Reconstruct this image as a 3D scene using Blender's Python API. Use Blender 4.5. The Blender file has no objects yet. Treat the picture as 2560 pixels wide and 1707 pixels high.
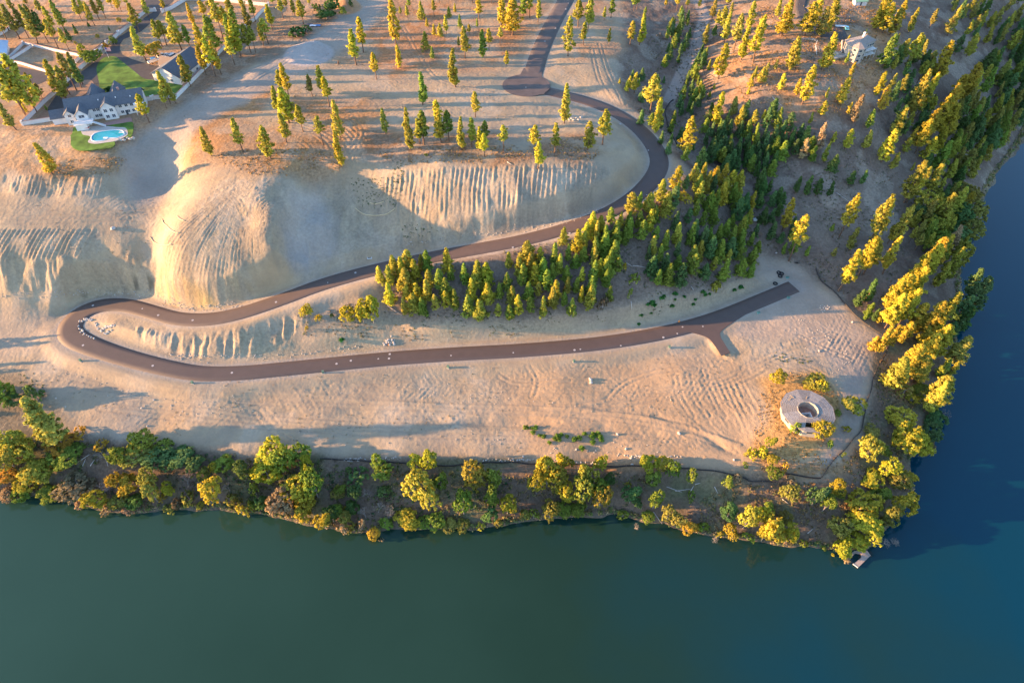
import bpy, bmesh, math, random
import numpy as np
from mathutils import Vector
random.seed(7); rng = np.random.default_rng(7)
C = bpy.context.scene.collection
# ------------------------------------------------------------------ camera
W0, H0, F = 2560.0, 1707.0, 1707.0
CAM = np.array([0.0, 0.0, 230.0]); PITCH = math.radians(48.7)
cam = bpy.data.cameras.new('camera'); camo = bpy.data.objects.new('camera', cam); C.objects.link(camo)
cam.sensor_width = 36; cam.lens = 24.0; cam.clip_start = 1; cam.clip_end = 20000
camo.location = CAM; camo.rotation_euler = (math.pi/2 - PITCH, 0, 0)
bpy.context.scene.camera = camo
# ------------------------------------------------------------------ light
SUN_EL = math.radians(10.6)
SUN_TO = Vector((-math.cos(math.radians(3.0)), -math.sin(math.radians(3.0)), 0))
sd = (SUN_TO * math.cos(SUN_EL) + Vector((0, 0, math.sin(SUN_EL)))).normalized()
sl = bpy.data.lights.new('sun', 'SUN'); sl.energy = 5.0; sl.angle = math.radians(0.6); sl.color = (1.0, 0.56, 0.24)
so = bpy.data.objects.new('sun', sl); C.objects.link(so); so.location = (-300, 50, 300)
so.rotation_euler = (-sd).to_track_quat('-Z', 'Y').to_euler()
w = bpy.data.worlds.new('World'); bpy.context.scene.world = w; w.use_nodes = True
nt = w.node_tree; nt.nodes.clear()
sky = nt.nodes.new('ShaderNodeTexSky'); sky.sky_type = 'NISHITA'; sky.sun_disc = False
sky.sun_elevation = SUN_EL; sky.sun_rotation = math.atan2(sd.x, sd.y)
sky.altitude = 700; sky.air_density = 1.0; sky.dust_density = 1.0; sky.ozone_density = 2.0
bg = nt.nodes.new('ShaderNodeBackground'); bg.inputs[1].default_value = 0.15
ow = nt.nodes.new('ShaderNodeOutputWorld')
nt.links.new(sky.outputs[0], bg.inputs[0]); nt.links.new(bg.outputs[0], ow.inputs[0])
vs = bpy.context.scene.view_settings
vs.view_transform = 'Standard'; vs.look = 'None'; vs.gamma = 1.0; vs.exposure = 2.05
# ------------------------------------------------------------------ picture <-> place
fw = np.array([0, math.cos(PITCH), -math.sin(PITCH)]); up = np.array([0, math.sin(PITCH), math.cos(PITCH)])
def ray(u, v):
    return fw + np.array([1.0, 0, 0])*((u-W0/2)/F) + up*((H0/2-v)/F)
def atz(u, v, z):
    d = ray(u, v); t = (z-CAM[2])/d[2]; return CAM + d*t
# ------------------------------------------------------------------ roads (pixel u, v, height, width)
ROAD = [(1985,716,13.0,7.4),(1900,752,13.0,7.4),(1800,792,13.0,7.4),(1700,822,13.0,7.4),(1600,843,13.0,7.4),(1500,858,13.1,7.4),
 (1400,868,13.3,7.4),(1280,877,13.5,7.4),(1150,884,13.8,7.4),(1000,894,14.2,7.4),(900,903,14.6,7.4),(800,913,15.0,7.4),(700,923,15.5,7.4),(600,932,16.0,7.4),
 (500,933,16.5,7.6),(420,920,17.0,7.8),(330,898,17.4,8.2),(250,873,17.8,9.0),(195,850,18.0,9.8),(172,828,18.1,10.2),(183,800,18.3,10),(215,776,18.6,9),(262,762,19.0,8),(315,763,19.5,7.6),
 (370,777,20.1,7.4),(440,796,21,7.4),(520,798,22,7.4),(600,783,23.2,7.4),(700,750,25,7.4),(800,713,27,7.4),
 (900,684,28.8,7.4),(1000,660,30.6,7.4),(1100,639,32.4,7.4),(1200,621,34.2,7.4),(1300,602,36,7.4),(1400,576,38,7.4),
 (1500,541,40.3,7.6),(1570,504,42,8),(1620,462,43.6,8.6),(1647,420,45,8.8),(1645,385,46.3,8.6),(1620,345,47.8,8.2),
 (1575,304,49.5,7.8),(1520,272,51,7.6),(1460,250,52.3,7.6),(1400,235,53.8,7.6),(1360,226,54.7,7.6),(1330,220,55,7.6)]
STREET = [(1310,222,55,10),(1330,190,55,10),(1350,130,55.2,9.8),(1372,80,55.6,9.6),(1395,35,56,9.6),(1420,-10,56.2,9.6),(1440,-60,56.5,9.6)]
def catmull(P, step=1.5):
    P = np.array(P, float); Q = [2*P[0]-P[1]] + list(P) + [2*P[-1]-P[-2]]; out = []
    for i in range(1, len(Q)-2):
        p0, p1, p2, p3 = Q[i-1], Q[i], Q[i+1], Q[i+2]
        n = max(2, int(np.linalg.norm(p2[:2]-p1[:2])/step))
        for k in range(n):
            t = k/n
            out.append(0.5*((2*p1)+(-p0+p2)*t+(2*p0-5*p1+4*p2-p3)*t*t+(-p0+3*p1-3*p2+p3)*t**3))
    out.append(Q[-2]); return np.array(out)
def pathw(L): return catmull([list(atz(u, v, z))+[wd] for u, v, z, wd in L])   # x y z width
road_c = pathw(ROAD); street_c = pathw(STREET)
def smooth(a, n):
    for _ in range(n): a[1:-1] = (a[:-2]+a[1:-1]*2+a[2:])/4
    return a
road_c = smooth(road_c, 6)
CUL = atz(1316, 213, 55.0)
# ------------------------------------------------------------------ terrain control points (u, v, z)
SHORE = [(-120,1262),(0,1252),(60,1248),(92,1236),(163,1252),(212,1266),(245,1275),(307,1281),(362,1284),(408,1274),(462,1274),(544,1274),(640,1283),(675,1290),(735,1301),
 (776,1313),(795,1322),(830,1318),(852,1330),(898,1331),(961,1326),(1048,1323),(1116,1324),(1170,1323),(1239,1316),(1307,1301),(1375,1301),(1416,1294),(1457,1293),(1511,1294),(1533,1284),
 (1579,1296),(1620,1307),(1661,1309),(1688,1323),(1729,1331),(1783,1335),(1797,1343),(1851,1346),(1892,1356),(1919,1361),(1997,1367),(2057,1370),(2126,1377),(2167,1374),(2183,1363),
 (2205,1333),(2222,1314),(2250,1285),(2266,1254),(2275,1223),(2275,1182),(2270,1150),(2300,1115),(2320,1060),(2340,1020),(2350,980),(2368,923),(2385,880),(2392,827),(2398,780),(2405,730),(2402,690),
 (2404,660),(2408,633),(2427,592),(2441,559),(2455,510),(2468,477),(2490,436),(2515,405),(2548,362),(2575,310),(2620,240),(2680,180)]
CP = [(u, v, 0) for u, v in SHORE]
CP += [(-120,1330,-3),(0,1310,-3),(200,1330,-3),(400,1345,-3),(640,1350,-3),(850,1400,-3),(1050,1390,-3),(1300,1370,-3),(1500,1360,-3),(1700,1395,-3),(1900,1430,-3),(2100,1445,-3),(2250,1420,-3),
 (2330,1300,-3),(2380,1150,-3),(2430,1000,-3),(2465,850,-3),(2470,700,-3),(2510,580,-3),(2550,480,-3),(2640,400,-3),
 (0,1600,-6),(600,1600,-6),(1280,1650,-6),(1900,1600,-6),(2500,1500,-6),(2600,1100,-6),(2620,800,-6)]
CP += [(-100,1130,9),(0,1110,9.5),(150,1080,11),(200,1090,10.8),(300,1110,10.6),(450,1125,10.2),(600,1140,10),(800,1148,10),(1000,1152,10),(1200,1155,9.8),(1400,1158,9.6),(1600,1168,9.4),(1800,1180,9.2),(1900,1195,9),(2050,1200,8.6),
 (0,1180,5.5),(200,1180,5.5),(400,1200,5),(700,1215,5.2),(1000,1230,5.4),(1300,1225,5.2),(1600,1240,5.2),(1800,1260,4.8),(2000,1280,4.6),(2120,1290,3.2),
 (2130,1150,9),(2170,1090,9.5),(2170,990,10.3),(2180,900,11),(2200,840,11.6),(2120,780,12.2),(2060,710,12.8),(2005,650,14),
 (2250,1150,3),(2270,1000,4.5),(2300,900,5),(2340,800,4),(2330,700,6),(2250,760,9),(2200,1230,2.5),
 # lower terrace
 (-150,1000,13),(0,1000,13),(200,1030,11.8),(400,1040,11.4),(640,1050,11.2),(900,1060,11),(1280,1060,11),(1600,1080,10.6),(1850,1100,10.4),
 (0,900,15.5),(100,850,17.4),(-150,850,17),(300,960,14.5),(640,985,13),(1000,980,12.6),(1400,950,12.4),(1700,930,12.2),(1850,850,12.6),(1950,800,12.8),(2050,800,12.6),(2100,900,12),(1950,900,12.4),
 (2010,1035,13.6),(1960,1100,12.6),(2070,1060,12.4),(2010,960,13),(1930,1030,12.6),(1900,960,12),(2100,1030,11.4),
 # ground between the two runs of the road
 (230,825,18.6),(290,800,20.2),(330,830,20.0),(420,830,20.6),(420,880,17.4),(600,835,21.5),(600,890,17),(640,860,18.5),(750,790,23.5),(750,860,17),(900,745,26),(900,860,16),(1000,800,19),
 (1000,870,14.9),(1100,730,28),(1250,700,30),(1250,790,20.5),(1250,850,14.4),(1400,660,32.6),(1400,780,21.5),(1400,835,14.4),(1500,620,34.6),(1600,560,37.8),(1600,680,28.5),(1600,780,19.5),(1600,815,14),(1700,490,42),
 (1700,600,32),(1700,700,23),(1750,760,17.4),(1800,660,22.5),(1870,620,20),(1850,700,17.4),(1900,680,15),(1930,720,13.4),(1780,540,33),(1860,540,26),
 # foot and top of the cut face
 (1000,425,53),(1100,415,55),(1200,405,55.3),(1300,405,55.3),(1400,400,55),(1480,390,54.5),(1540,375,54),(1530,330,54.6),(1490,300,54.6),
 (1000,530,41.6),(1000,605,33.6),(1100,520,44.6),(1100,590,35.8),(1200,515,46.2),(1200,575,38),(1300,510,47.2),(1300,560,39.6),(1400,495,48),(1400,540,42),(1500,470,48.4),(1500,505,43.6),(1580,420,49),
 # gully right of the spur
 (900,400,54),(850,420,53),(860,470,45.6),(865,530,40),(860,590,34.6),(850,650,30.2),(900,480,44.8),(930,560,36.4),(930,630,32.2),(950,470,47.4),(830,440,50.5),(810,500,44),(800,560,41.6),(780,620,35),(790,655,30.4),(860,375,55),
 # spur
 (640,420,56),(720,410,56),(740,455,52.6),(720,480,52.2),(690,500,51.8),(640,480,54.4),(600,480,53.8),(560,520,51),(620,560,47.6),(692,560,48.4),(703,520,51),(740,560,42.4),(790,530,42.8),(770,490,47.4),(520,570,47.4),(600,620,42.4),(682,620,42.8),(728,625,36.2),(760,640,32.6),(460,640,40.6),(520,680,36),(600,690,34.6),(700,690,32.2),(430,700,31.5),
 (480,745,26),(430,755,23.6),(560,745,27),(640,720,29),(410,740,23),(500,480,52.4),(440,540,47.6),(415,600,43.6),
 # hollow left of the spur
 (380,340,53.2),(400,400,48.2),(440,440,46.2),(420,480,44.4),(380,480,44.4),(350,440,46.4),(400,530,43.6),(380,560,42),(385,620,36),(370,680,28.6),(385,720,22.4),(330,730,21.6),(250,745,20.6),
 # left benches
 (-150,430,54),(0,420,54),(60,425,53.5),(130,435,52.6),(250,440,51.6),(300,410,52.6),(-150,490,47.8),(0,480,48.2),(130,482,47.8),(250,490,47),(-150,560,44.6),(0,565,44.2),(100,562,44),(200,560,43.6),(300,555,43),
 (-150,650,37.2),(0,655,36.6),(100,652,36.4),(200,640,36.6),(300,630,36.4),(340,640,34.6),(-150,760,24),(0,748,24),(100,745,23.6),(200,728,24),(300,712,25.2),(0,690,32),(150,690,31.4),(300,670,30.8),(0,790,19.6),(120,785,19.2),(-150,800,19.6),
 # plateau
 (0,370,55.4),(150,380,55),(0,250,56),(0,100,56),(0,0,56),(200,100,56),(400,50,56),(300,330,55.6),(350,300,55.6),(400,200,56),(480,330,56),(550,250,56.6),(560,380,56.4),(470,400,53.6),(640,330,57),(700,250,57),(800,300,56.5),(800,380,55.6),
 (600,150,56.2),(700,100,56),(800,50,56),(900,150,56),(1000,250,55.8),(1000,350,55.8),(1000,50,56),(1150,150,55.6),(1200,300,55.6),(1200,50,56),(1350,330,55.4),(1250,230,55.1),(1450,100,55.6),(1500,30,55.6),(1450,180,55),(1500,215,54.2),(1400,290,54.8),
 (-200,300,56),(-200,100,56),(-200,-60,56),(200,-60,56),(700,-60,56),(1200,-60,56.3),(1600,-60,55.5),(1900,-60,56),(2200,-60,56),(2500,-60,50),
 # edge of the ravine, its floor, the wooded hill and the river slope
 (1530,60,55),(1560,120,54),(1545,190,53.8),(1550,230,52.8),(1600,290,49.6),(1650,330,48.4),(1700,400,46.8),(1725,450,45),(1680,490,44),
 (1640,60,52),(1640,140,48),(1620,210,45.4),(1640,260,43),(1690,340,40),(1740,400,37.4),(1790,450,34.6),(1830,500,30.5),
 (1750,20,50.5),(1762,60,49),(1740,130,46.6),(1715,190,44),(1680,240,41.4),(1700,300,38.4),(1760,360,35.4),(1840,430,31),(1890,520,25.4),(1905,600,19.6),(1930,650,15.4),
 (1800,60,53),(1800,160,51),(1780,220,48.4),(1780,290,43.4),(1850,340,38.6),(1900,110,55.5),(1950,180,55.2),(1900,240,52.2),(1900,300,46),(1960,360,38.6),(1960,450,30),(1970,540,24),(2000,600,19),
 (2050,50,57),(2130,110,56.6),(2060,180,55.4),(2050,250,51.4),(2060,320,44),(2090,400,35),(2090,480,27.6),(2090,560,21),(2100,640,16),(2140,720,13),
 (2200,150,53.5),(2180,250,47),(2190,330,39),(2210,420,29.4),(2220,500,22),(2230,580,16.4),(2240,660,12.4),(2330,620,9),(2330,540,12),(2340,460,17),(2330,370,24),(2300,260,34),(2290,150,44.5),(2350,50,46.5),
 (2420,130,35),(2420,250,24),(2420,350,14),(2440,440,6),(2500,50,34),(2520,160,20),(2520,260,9),(2480,380,4),(2600,50,22),(2640,130,9),(2600,200,6)]
pts = [tuple(atz(u, v, z)) for u, v, z in CP]
for P in (road_c[::8], street_c[::10]): pts += [tuple(p[:3]) for p in P]
pts += [tuple(CUL)]
for x in (-900,-600,-450): pts += [(x,y,z) for y,z in ((-300,20),(20,-6),(95,-3),(118,0),(150,12),(185,17),(215,22),(240,44),(270,53),(330,56),(500,56),(800,60),(1500,70))]
pts += [(x,y,60) for x in (-200,100,400,700) for y in (560,800,1500)]
pts += [(0,-200,30),(300,-200,30),(600,-100,30),(500,100,-2),(560,300,-2),(700,300,30),(620,100,30),(460,250,-5),(430,90,-6),(500,440,-3),(700,520,-3),(420,420,0),(460,560,12),(1500,0,50),(1500,800,60),(-1500,-800,40),(1500,-800,40),(0,-1200,50)]
pts = np.array(pts)
# drop near duplicates
keep = []
for i, p in enumerate(pts):
    if all((p[0]-pts[j][0])**2+(p[1]-pts[j][1])**2 > 2.0**2 for j in keep): keep.append(i)
pts = pts[keep]
def kern(d2): return np.sqrt(d2+1.0)
n = len(pts); D2 = ((pts[:,None,:2]-pts[None,:,:2])**2).sum(-1)
A = np.zeros((n+3,n+3)); A[:n,:n] = kern(D2) - np.eye(n)*0.25; A[:n,n] = 1; A[:n,n+1:] = pts[:,:2]/100; A[n:,:n] = A[:n,n:].T
sol = np.linalg.solve(A, np.concatenate([pts[:,2],[0,0,0]]))
def rbf(x, y):
    sh = x.shape; x = x.ravel(); y = y.ravel(); out = np.empty(x.size)
    for s in range(0, x.size, 20000):
        a, b = x[s:s+20000], y[s:s+20000]
        K = kern((a[:,None]-pts[None,:,0])**2+(b[:,None]-pts[None,:,1])**2)
        out[s:s+20000] = K@sol[:n] + sol[n] + sol[n+1]*a/100 + sol[n+2]*b/100
    return out.reshape(sh)
# ------------------------------------------------------------------ grid
STEP = 0.5
def axis(lo, hi, far):
    core = np.arange(lo, hi+STEP/2, STEP); g = [STEP]; 
    o = []; d = STEP; p = 0
    while p < far: d = min(d*1.25, 150); p += d; o.append(p)
    o = np.array(o); return np.concatenate([(lo-o)[::-1], core, hi+o])
gx = axis(-345, 345, 3500); gy = axis(92, 460, 3500)
c0 = np.arange(92, 236, .42); c1 = np.arange(236, 460.3, .52); gy = np.concatenate([gy[gy < 91.9], c0, c1, gy[gy > 460.6]])
NX, NY = len(gx), len(gy)
cgx = gx[::5] if (NX-1) % 5 == 0 else np.append(gx[::5], gx[-1]); cgy = gy[::5] if (NY-1) % 5 == 0 else np.append(gy[::5], gy[-1])
XX, YY = np.meshgrid(cgx, cgy); ZC = rbf(XX, YY)
def binterp(cx, cy, Z, x, y):
    i = np.clip(np.searchsorted(cx, x)-1, 0, len(cx)-2); j = np.clip(np.searchsorted(cy, y)-1, 0, len(cy)-2)
    tx = np.clip((x-cx[i])/(cx[i+1]-cx[i]), 0, 1); ty = np.clip((y-cy[j])/(cy[j+1]-cy[j]), 0, 1)
    return (Z[j,i]*(1-tx)*(1-ty)+Z[j,i+1]*tx*(1-ty)+Z[j+1,i]*(1-tx)*ty+Z[j+1,i+1]*tx*ty)
X, Y = np.meshgrid(gx, gy)
Z = binterp(cgx, cgy, ZC, X.ravel(), Y.ravel()).reshape(X.shape)
def blur(a, r):
    for ax in (0, 1):
        p = np.concatenate([np.repeat(np.take(a,[0],ax), r, ax), a, np.repeat(np.take(a,[-1],ax), r, ax)], ax)
        c = np.cumsum(p, ax); c = np.concatenate([np.zeros_like(np.take(c,[0],ax)), c], ax); m = a.shape[ax]
        a = (np.take(c, np.arange(2*r+1, 2*r+1+m), ax)-np.take(c, np.arange(0, m), ax))/(2*r+1)
    return a
Z = blur(Z, 1)
# ------------------------------------------------------------------ noise
_tab = rng.random((512, 512))
def vnoise(x, y):
    xi = np.floor(x).astype(int); yi = np.floor(y).astype(int); fx = x-xi; fy = y-yi
    fx = fx*fx*(3-2*fx); fy = fy*fy*(3-2*fy); a = xi & 511; b = yi & 511; a1 = (xi+1) & 511; b1 = (yi+1) & 511
    return (_tab[b,a]*(1-fx)*(1-fy)+_tab[b,a1]*fx*(1-fy)+_tab[b1,a]*(1-fx)*fy+_tab[b1,a1]*fx*fy)*2-1
def fbm(x, y, s, o=4, k=0):
    r = 0; a = 1; t = 0
    for i in range(o): r = r+a*vnoise(x/s+17.3*i+k, y/s+9.1*i-k); t += a; a *= .5; s /= 2
    return r/t
# ------------------------------------------------------------------ masks from outlines
CZ = lambda x, y: binterp(gx, gy, Z, np.atleast_1d(x), np.atleast_1d(y))
def hit(u, v):
    d = ray(u, v); t = (62-CAM[2])/d[2]; te = (-8-CAM[2])/d[2]
    ts = np.linspace(t, te, 260); p = CAM[None]+d[None]*ts[:,None]; h = CZ(p[:,0], p[:,1]); h = np.maximum(h, 0)
    b = np.nonzero(p[:,2] <= h)[0]
    if len(b) == 0: return p[-1]
    k = b[0]
    if k == 0: return np.array([p[0,0], p[0,1], h[0]])
    a0, a1 = ts[k-1], ts[k]
    for _ in range(14):
        m = (a0+a1)/2; q = CAM+d*m
        if q[2] <= max(float(CZ(q[0], q[1])[0]), 0): a1 = m
        else: a0 = m
    q = CAM+d*a1; return q
def polyw(P): return np.array([hit(u, v)[:2] for u, v in P])
def pip(P, x, y):
    ins = np.zeros(x.shape, bool); n_ = len(P)
    for i in range(n_):
        x1, y1 = P[i]; x2, y2 = P[(i+1) % n_]
        if y1 == y2: continue
        c = ((y1 > y) != (y2 > y)) & (x < (x2-x1)*(y-y1)/(y2-y1)+x1); ins ^= c
    return ins
WN1 = fbm(X, Y, 9, 3, 5); WN2 = fbm(X, Y, 9, 3, 60)
def mask(P, soft=2, warp=2.0, world=False):
    Pw = np.array(P) if world else polyw(P)
    m = pip(Pw, X+WN1*warp, Y+WN2*warp).astype(float)
    return blur(blur(m, soft), soft) if soft else m
def distline(L, x, y):
    best = np.full(x.shape, 1e9)
    for i in range(len(L)-1):
        a, b = L[i][:2], L[i+1][:2]; d = b-a; t = np.clip(((x-a[0])*d[0]+(y-a[1])*d[1])/(d@d+1e-9), 0, 1)
        best = np.minimum(best, np.hypot(x-a[0]-t*d[0], y-a[1]-t*d[1]))
    return best
def stamp(path, extra, fall, zoff):
    """cut or fill the ground to a path's height"""
    global Z
    bd = np.full(X.shape, 1e9); bz = np.zeros(X.shape); bw = np.full(X.shape, 4.0)
    for i in range(0, len(path)-1, 2):
        a = path[i]; b = path[min(i+2, len(path)-1)]; d = b[:2]-a[:2]; R = 20
        j0, j1 = np.searchsorted(gx, [min(a[0],b[0])-R, max(a[0],b[0])+R]); k0, k1 = np.searchsorted(gy, [min(a[1],b[1])-R, max(a[1],b[1])+R])
        s = (slice(k0,k1), slice(j0,j1)); x, y = X[s], Y[s]
        t = np.clip(((x-a[0])*d[0]+(y-a[1])*d[1])/(d@d+1e-9), 0, 1); dd = np.hypot(x-a[0]-t*d[0], y-a[1]-t*d[1])
        u_ = dd < bd[s]; bd[s] = np.where(u_, dd, bd[s]); bz[s] = np.where(u_, a[2]+(b[2]-a[2])*t, bz[s]); bw[s] = np.where(u_, (a[3]+(b[3]-a[3])*t)/2, bw[s])
    t = np.clip((bd-bw-extra)/fall, 0, 1); t = t*t*(3-2*t)
    Z = np.where(bd < 60, (bz+zoff)*(1-t)+Z*t, Z); return bd-bw
# a flat pad under the walled house and yard
def flat(P, z, soft=4):
    global Z
    m = mask(P, soft, 0); Z = Z*(1-m)+z*m
flat([(-10,120),(60,60),(260,40),(330,-30),(640,-30),(640,60),(560,150),(440,255),(330,262),(335,345),(250,375),(170,370),(165,310),(50,330),(-60,300)], 56.0)
dc = np.hypot(X-CUL[0], Y-CUL[1]); t = np.clip((dc-13.2)/5, 0, 1); Z = (55-.10)*(1-t)+Z*t
DS = stamp(street_c, 2.0, 5, -0.10); DR = stamp(road_c, 2.2, 6, -0.12)
JN = np.array([atz(u, v, 13.0)[:2] for u, v in [(1700,820),(1745,838),(1775,850),(1800,882),(1832,892),(1838,880),(1815,850),(1808,830),(1850,800),(2000,720),(1960,690),(1700,800)]])
m = blur(pip(JN, X, Y).astype(float), 3); Z = Z*(1-m)+12.9*m
Zb = Z.copy()
# ------------------------------------------------------------------ relief of the ground
nfree = np.clip((DR-2.5)/4, 0, 1)*np.clip((DS-2.5)/4, 0, 1)*np.clip((dc-13.2)/4, 0, 1)
core = (np.abs(X) < 345) & (Y > 92) & (Y < 460)
def stripes(s, period, k=0, wob=.3):
    ph = s/period + wob*fbm(X, Y, 9, 3, k); f = ph-np.floor(ph); c = np.floor(ph)
    f = np.clip((f-.5)*(1+.4*vnoise(c*5.1, Y/9+k))+.5, 0, 1); pr = 1-np.abs(2*f-1)
    return (pr**1.6-.4)*(0.45+0.75*vnoise(c*3.7+k, Y/6))*1.25
def ridged(x, y, s_, k=0, o=3):
    r = 0; a = 1; t = 0
    for i in range(o): r = r+a*(1-2*np.abs(vnoise(x/s_+31.7*i+k, y/s_+11.3*i-k))); t += a; a *= .5; s_ /= 2
    return r/t
dZ = 0.05*fbm(X, Y, 14, 3, 3) + 0.05*fbm(X, Y, 3.2, 3, 8) + .06*ridged(X, Y, 2.2, 18, 2)*np.clip(fbm(X, Y, 18, 2, 55)*2.5+.6, 0, 1) + .05*vnoise(X/.9, Y/.9)
M = {}
M['face'] = mask([(960,450),(990,428),(1100,425),(1300,415),(1460,410),(1530,430),(1470,500),(1340,530),(1150,540),(1000,545),(930,500)], 2, 1)
M['faceL'] = mask([(1000,545),(1150,540),(1340,530),(1470,500),(1500,520),(1400,560),(1200,600),(1080,615),(1000,620)], 2, 1)
M['left'] = mask([(-100,580),(250,575),(255,625),(200,650),(60,655),(-100,660)], 1, .6)
M['houseS'] = mask([(10,440),(90,438),(140,440),(270,440),(260,490),(180,490),(60,485),(10,480)], 1, 1)
M['cliff'] = mask([(-100,655),(200,645),(380,640),(400,740),(300,740),(180,735),(-100,760)], 2, 2)
M['fan'] = mask([(560,450),(650,440),(700,470),(705,540),(690,620),(620,690),(500,720),(430,690),(400,640),(440,580),(490,510)], 3, 1)
M['fanL'] = mask([(395,680),(440,680),(500,710),(620,690),(640,735),(560,765),(480,775),(420,765),(390,740)], 2, 1)
M['bank'] = mask([(330,815),(420,825),(560,830),(640,815),(720,790),(780,800),(700,850),(640,890),(500,905),(420,890),(360,860)], 2, 1)
M['tracks'] = mask([(640,960),(900,930),(1300,915),(1650,895),(1850,880),(1900,960),(1880,1090),(1700,1130),(1300,1060),(700,1040)], 4, 3)
M['tracksE'] = mask([(1840,880),(2000,840),(2130,850),(2170,900),(2120,990),(2080,950),(2000,920),(1900,930)], 4, 3)
M['disturb'] = mask([(640,300),(900,300),(930,420),(860,420),(800,380),(700,350)], 6, 3)
gul = fbm(X*1.0, Y*.22, 2.6, 3, 21)
ap = hit(648, 425)
ang = np.arctan2(Y-ap[1], X-ap[0]); rad = np.hypot(X-ap[0], Y-ap[1])
fx = fbm(X, Y*.25, 3.2, 3, 101)
dZ += M['face']*(0.70*stripes(X-0.10*Y+1.0*fbm(X, Y, 14, 2, 77), 2.1, 1, .12)+.15*fx)*(1-M['faceL'])
dZ += M['faceL']*(.9*fbm(X, Y*.35, 6.0, 3, 44)+.75*ridged(X, Y*.3, 3.6, 45))
dZ += M['left']*(0.62*stripes(X-0.42*Y, 2.0, 2, .08))
dZ += M['houseS']*(0.45*stripes(X-0.1*Y, 1.8, 3, .12)+.3*ridged(X, Y*.35, 2.6, 48))
dZ += M['cliff']*(1.7*fbm(X, Y*.3, 9, 3, 33)+1.3*ridged(X, Y*.3, 4.2, 49)+0.4*gul)
dZ += M['fan']*(0.42*stripes(ang*34, 1.25, 4, .1)+.05*ridged(ang*30, rad*.12, 1.5, 111))*np.clip(rad/14, 0, 1)
dZ += M['fanL']*(.8*fbm(X-.3*Y, Y*.35, 6, 3, 51)+.8*ridged(X-.3*Y, Y*.35, 3.0, 52))
dZ += M['bank']*(.8*fbm(X, Y*.3, 6, 3, 61)+.9*ridged(X, Y*.3, 3.2, 62))
gate = lambda sz, k, b: np.clip(fbm(X, Y, sz, 2, k)*7+b, 0, 1)
tr = .10*stripes(Y+.03*X, 1.7, 6, .1)*gate(40, 70, 2)+.09*stripes(X*.99+Y*.1, 1.5, 7, .1)*gate(20, 71, .2)+.15*stripes(X*.8+Y*.6, 1.8, 17, .15)*gate(15, 72, -1.2)+.15*stripes(X*.8-Y*.6, 1.8, 27, .15)*gate(15, 73, -1.6)
allb = mask([(-100,860),(160,880),(400,960),(640,960),(900,930),(1300,915),(1650,895),(1850,880),(1900,960),(1880,1090),(1850,1140),(1300,1120),(640,1110),(200,1060),(-100,1060)], 5, 3)
dZ += np.maximum.reduce([M['tracks'], M['tracksE'], allb*.6])*(tr*.85+.05*ridged(X, Y, 1.7, 13, 2))
rut = np.zeros(X.shape)
TRK = [[(560,990),(800,1000),(1100,1012),(1400,1022),(1650,1050),(1850,1110)],[(580,1000),(850,1012),(1150,1024),(1420,1034),(1640,1062),(1830,1118)],[(300,1005),(600,1035),(900,1060),(1300,1070),(1600,1090)],[(250,1020),(600,1060),(1000,1085),(1500,1100)],[(640,1030),(680,1075),(720,1100)],[(655,1022),(700,1070)],[(180,960),(300,975),(450,990),(560,985)],
 [(160,880),(300,930),(430,975),(600,985)],[(1030,1090),(1090,1075),(1120,1065)],[(1520,1000),(1560,960),(1640,930),(1740,920)],[(1450,1015),(1600,985),(1760,960),(1850,930),(1950,880),(2080,845)],[(1460,1030),(1620,1000),(1780,975),(1870,945),(1960,900),(2100,880)],[(1860,920),(1900,900),(1950,915),(2010,915),(2070,950),(2100,990)],[(1850,935),(1910,912),(1980,925),(2040,945),(2085,980)],[(2000,840),(2060,870),(2130,900)],[(1960,860),(2010,850),(2090,835)],
 [(1740,1060),(1790,1100),(1840,1130)],[(1690,940),(1700,990),(1730,1040)],[(1720,935),(1735,990),(1770,1040)],[(1760,925),(1780,990),(1810,1040)],[(820,955),(880,935),(930,945)],[(1320,915),(1340,950),(1330,990)],[(1250,940),(1300,960),(1420,950)],
 [(1010,70),(1050,140),(1100,200),(1230,230)],[(880,290),(905,330),(885,370),(860,385)],[(870,295),(893,330),(875,365),(850,380)],[(1480,120),(1500,200),(1540,260)],[(1500,110),(1525,190),(1560,260)],[(420,300),(480,240),(600,200),(760,100)],[(435,310),(500,255),(620,215),(780,110)],[(0,545),(150,540),(300,530),(420,510)],[(0,555),(160,552),(320,545)]]
for L_ in TRK:
    Lw = np.array([hit(u, v) for u, v in L_]); Lc = catmull([list(p) for p in Lw], 2.5); x0, y0 = Lc[:,:2].min(0)-4; x1, y1 = Lc[:,:2].max(0)+4
    ii = slice(*np.searchsorted(gx, [x0, x1])); jj = slice(*np.searchsorted(gy, [y0, y1])); d = distline(Lc, X[jj, ii], Y[jj, ii]); rut[jj, ii] = np.maximum(rut[jj, ii], np.exp(-((np.abs(d)-1.05)/.38)**2))
dZ -= .17*rut
spot = np.maximum.reduce([mask([(1100,180),(1240,150),(1260,330),(900,330),(860,230)], 6, 4), mask([(1370,60),(1540,60),(1560,250),(1400,200)], 6, 4), mask([(300,270),(500,170),(640,230),(520,330),(480,480),(420,560),(0,560),(0,500),(380,470),(330,340)], 6, 4), mask([(1860,740),(2100,740),(2160,920),(1950,860)], 6, 4)])
dZ += spot*tr*.8
dZ += M['tracks']*np.clip((X-60)/30, 0, 1)*0.28*stripes(X*.97+Y*.2, 2.3, 5)*gate(16, 90, -.5)
dZ += M['disturb']*(0.25*stripes(rad, 2.2, 8))
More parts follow.
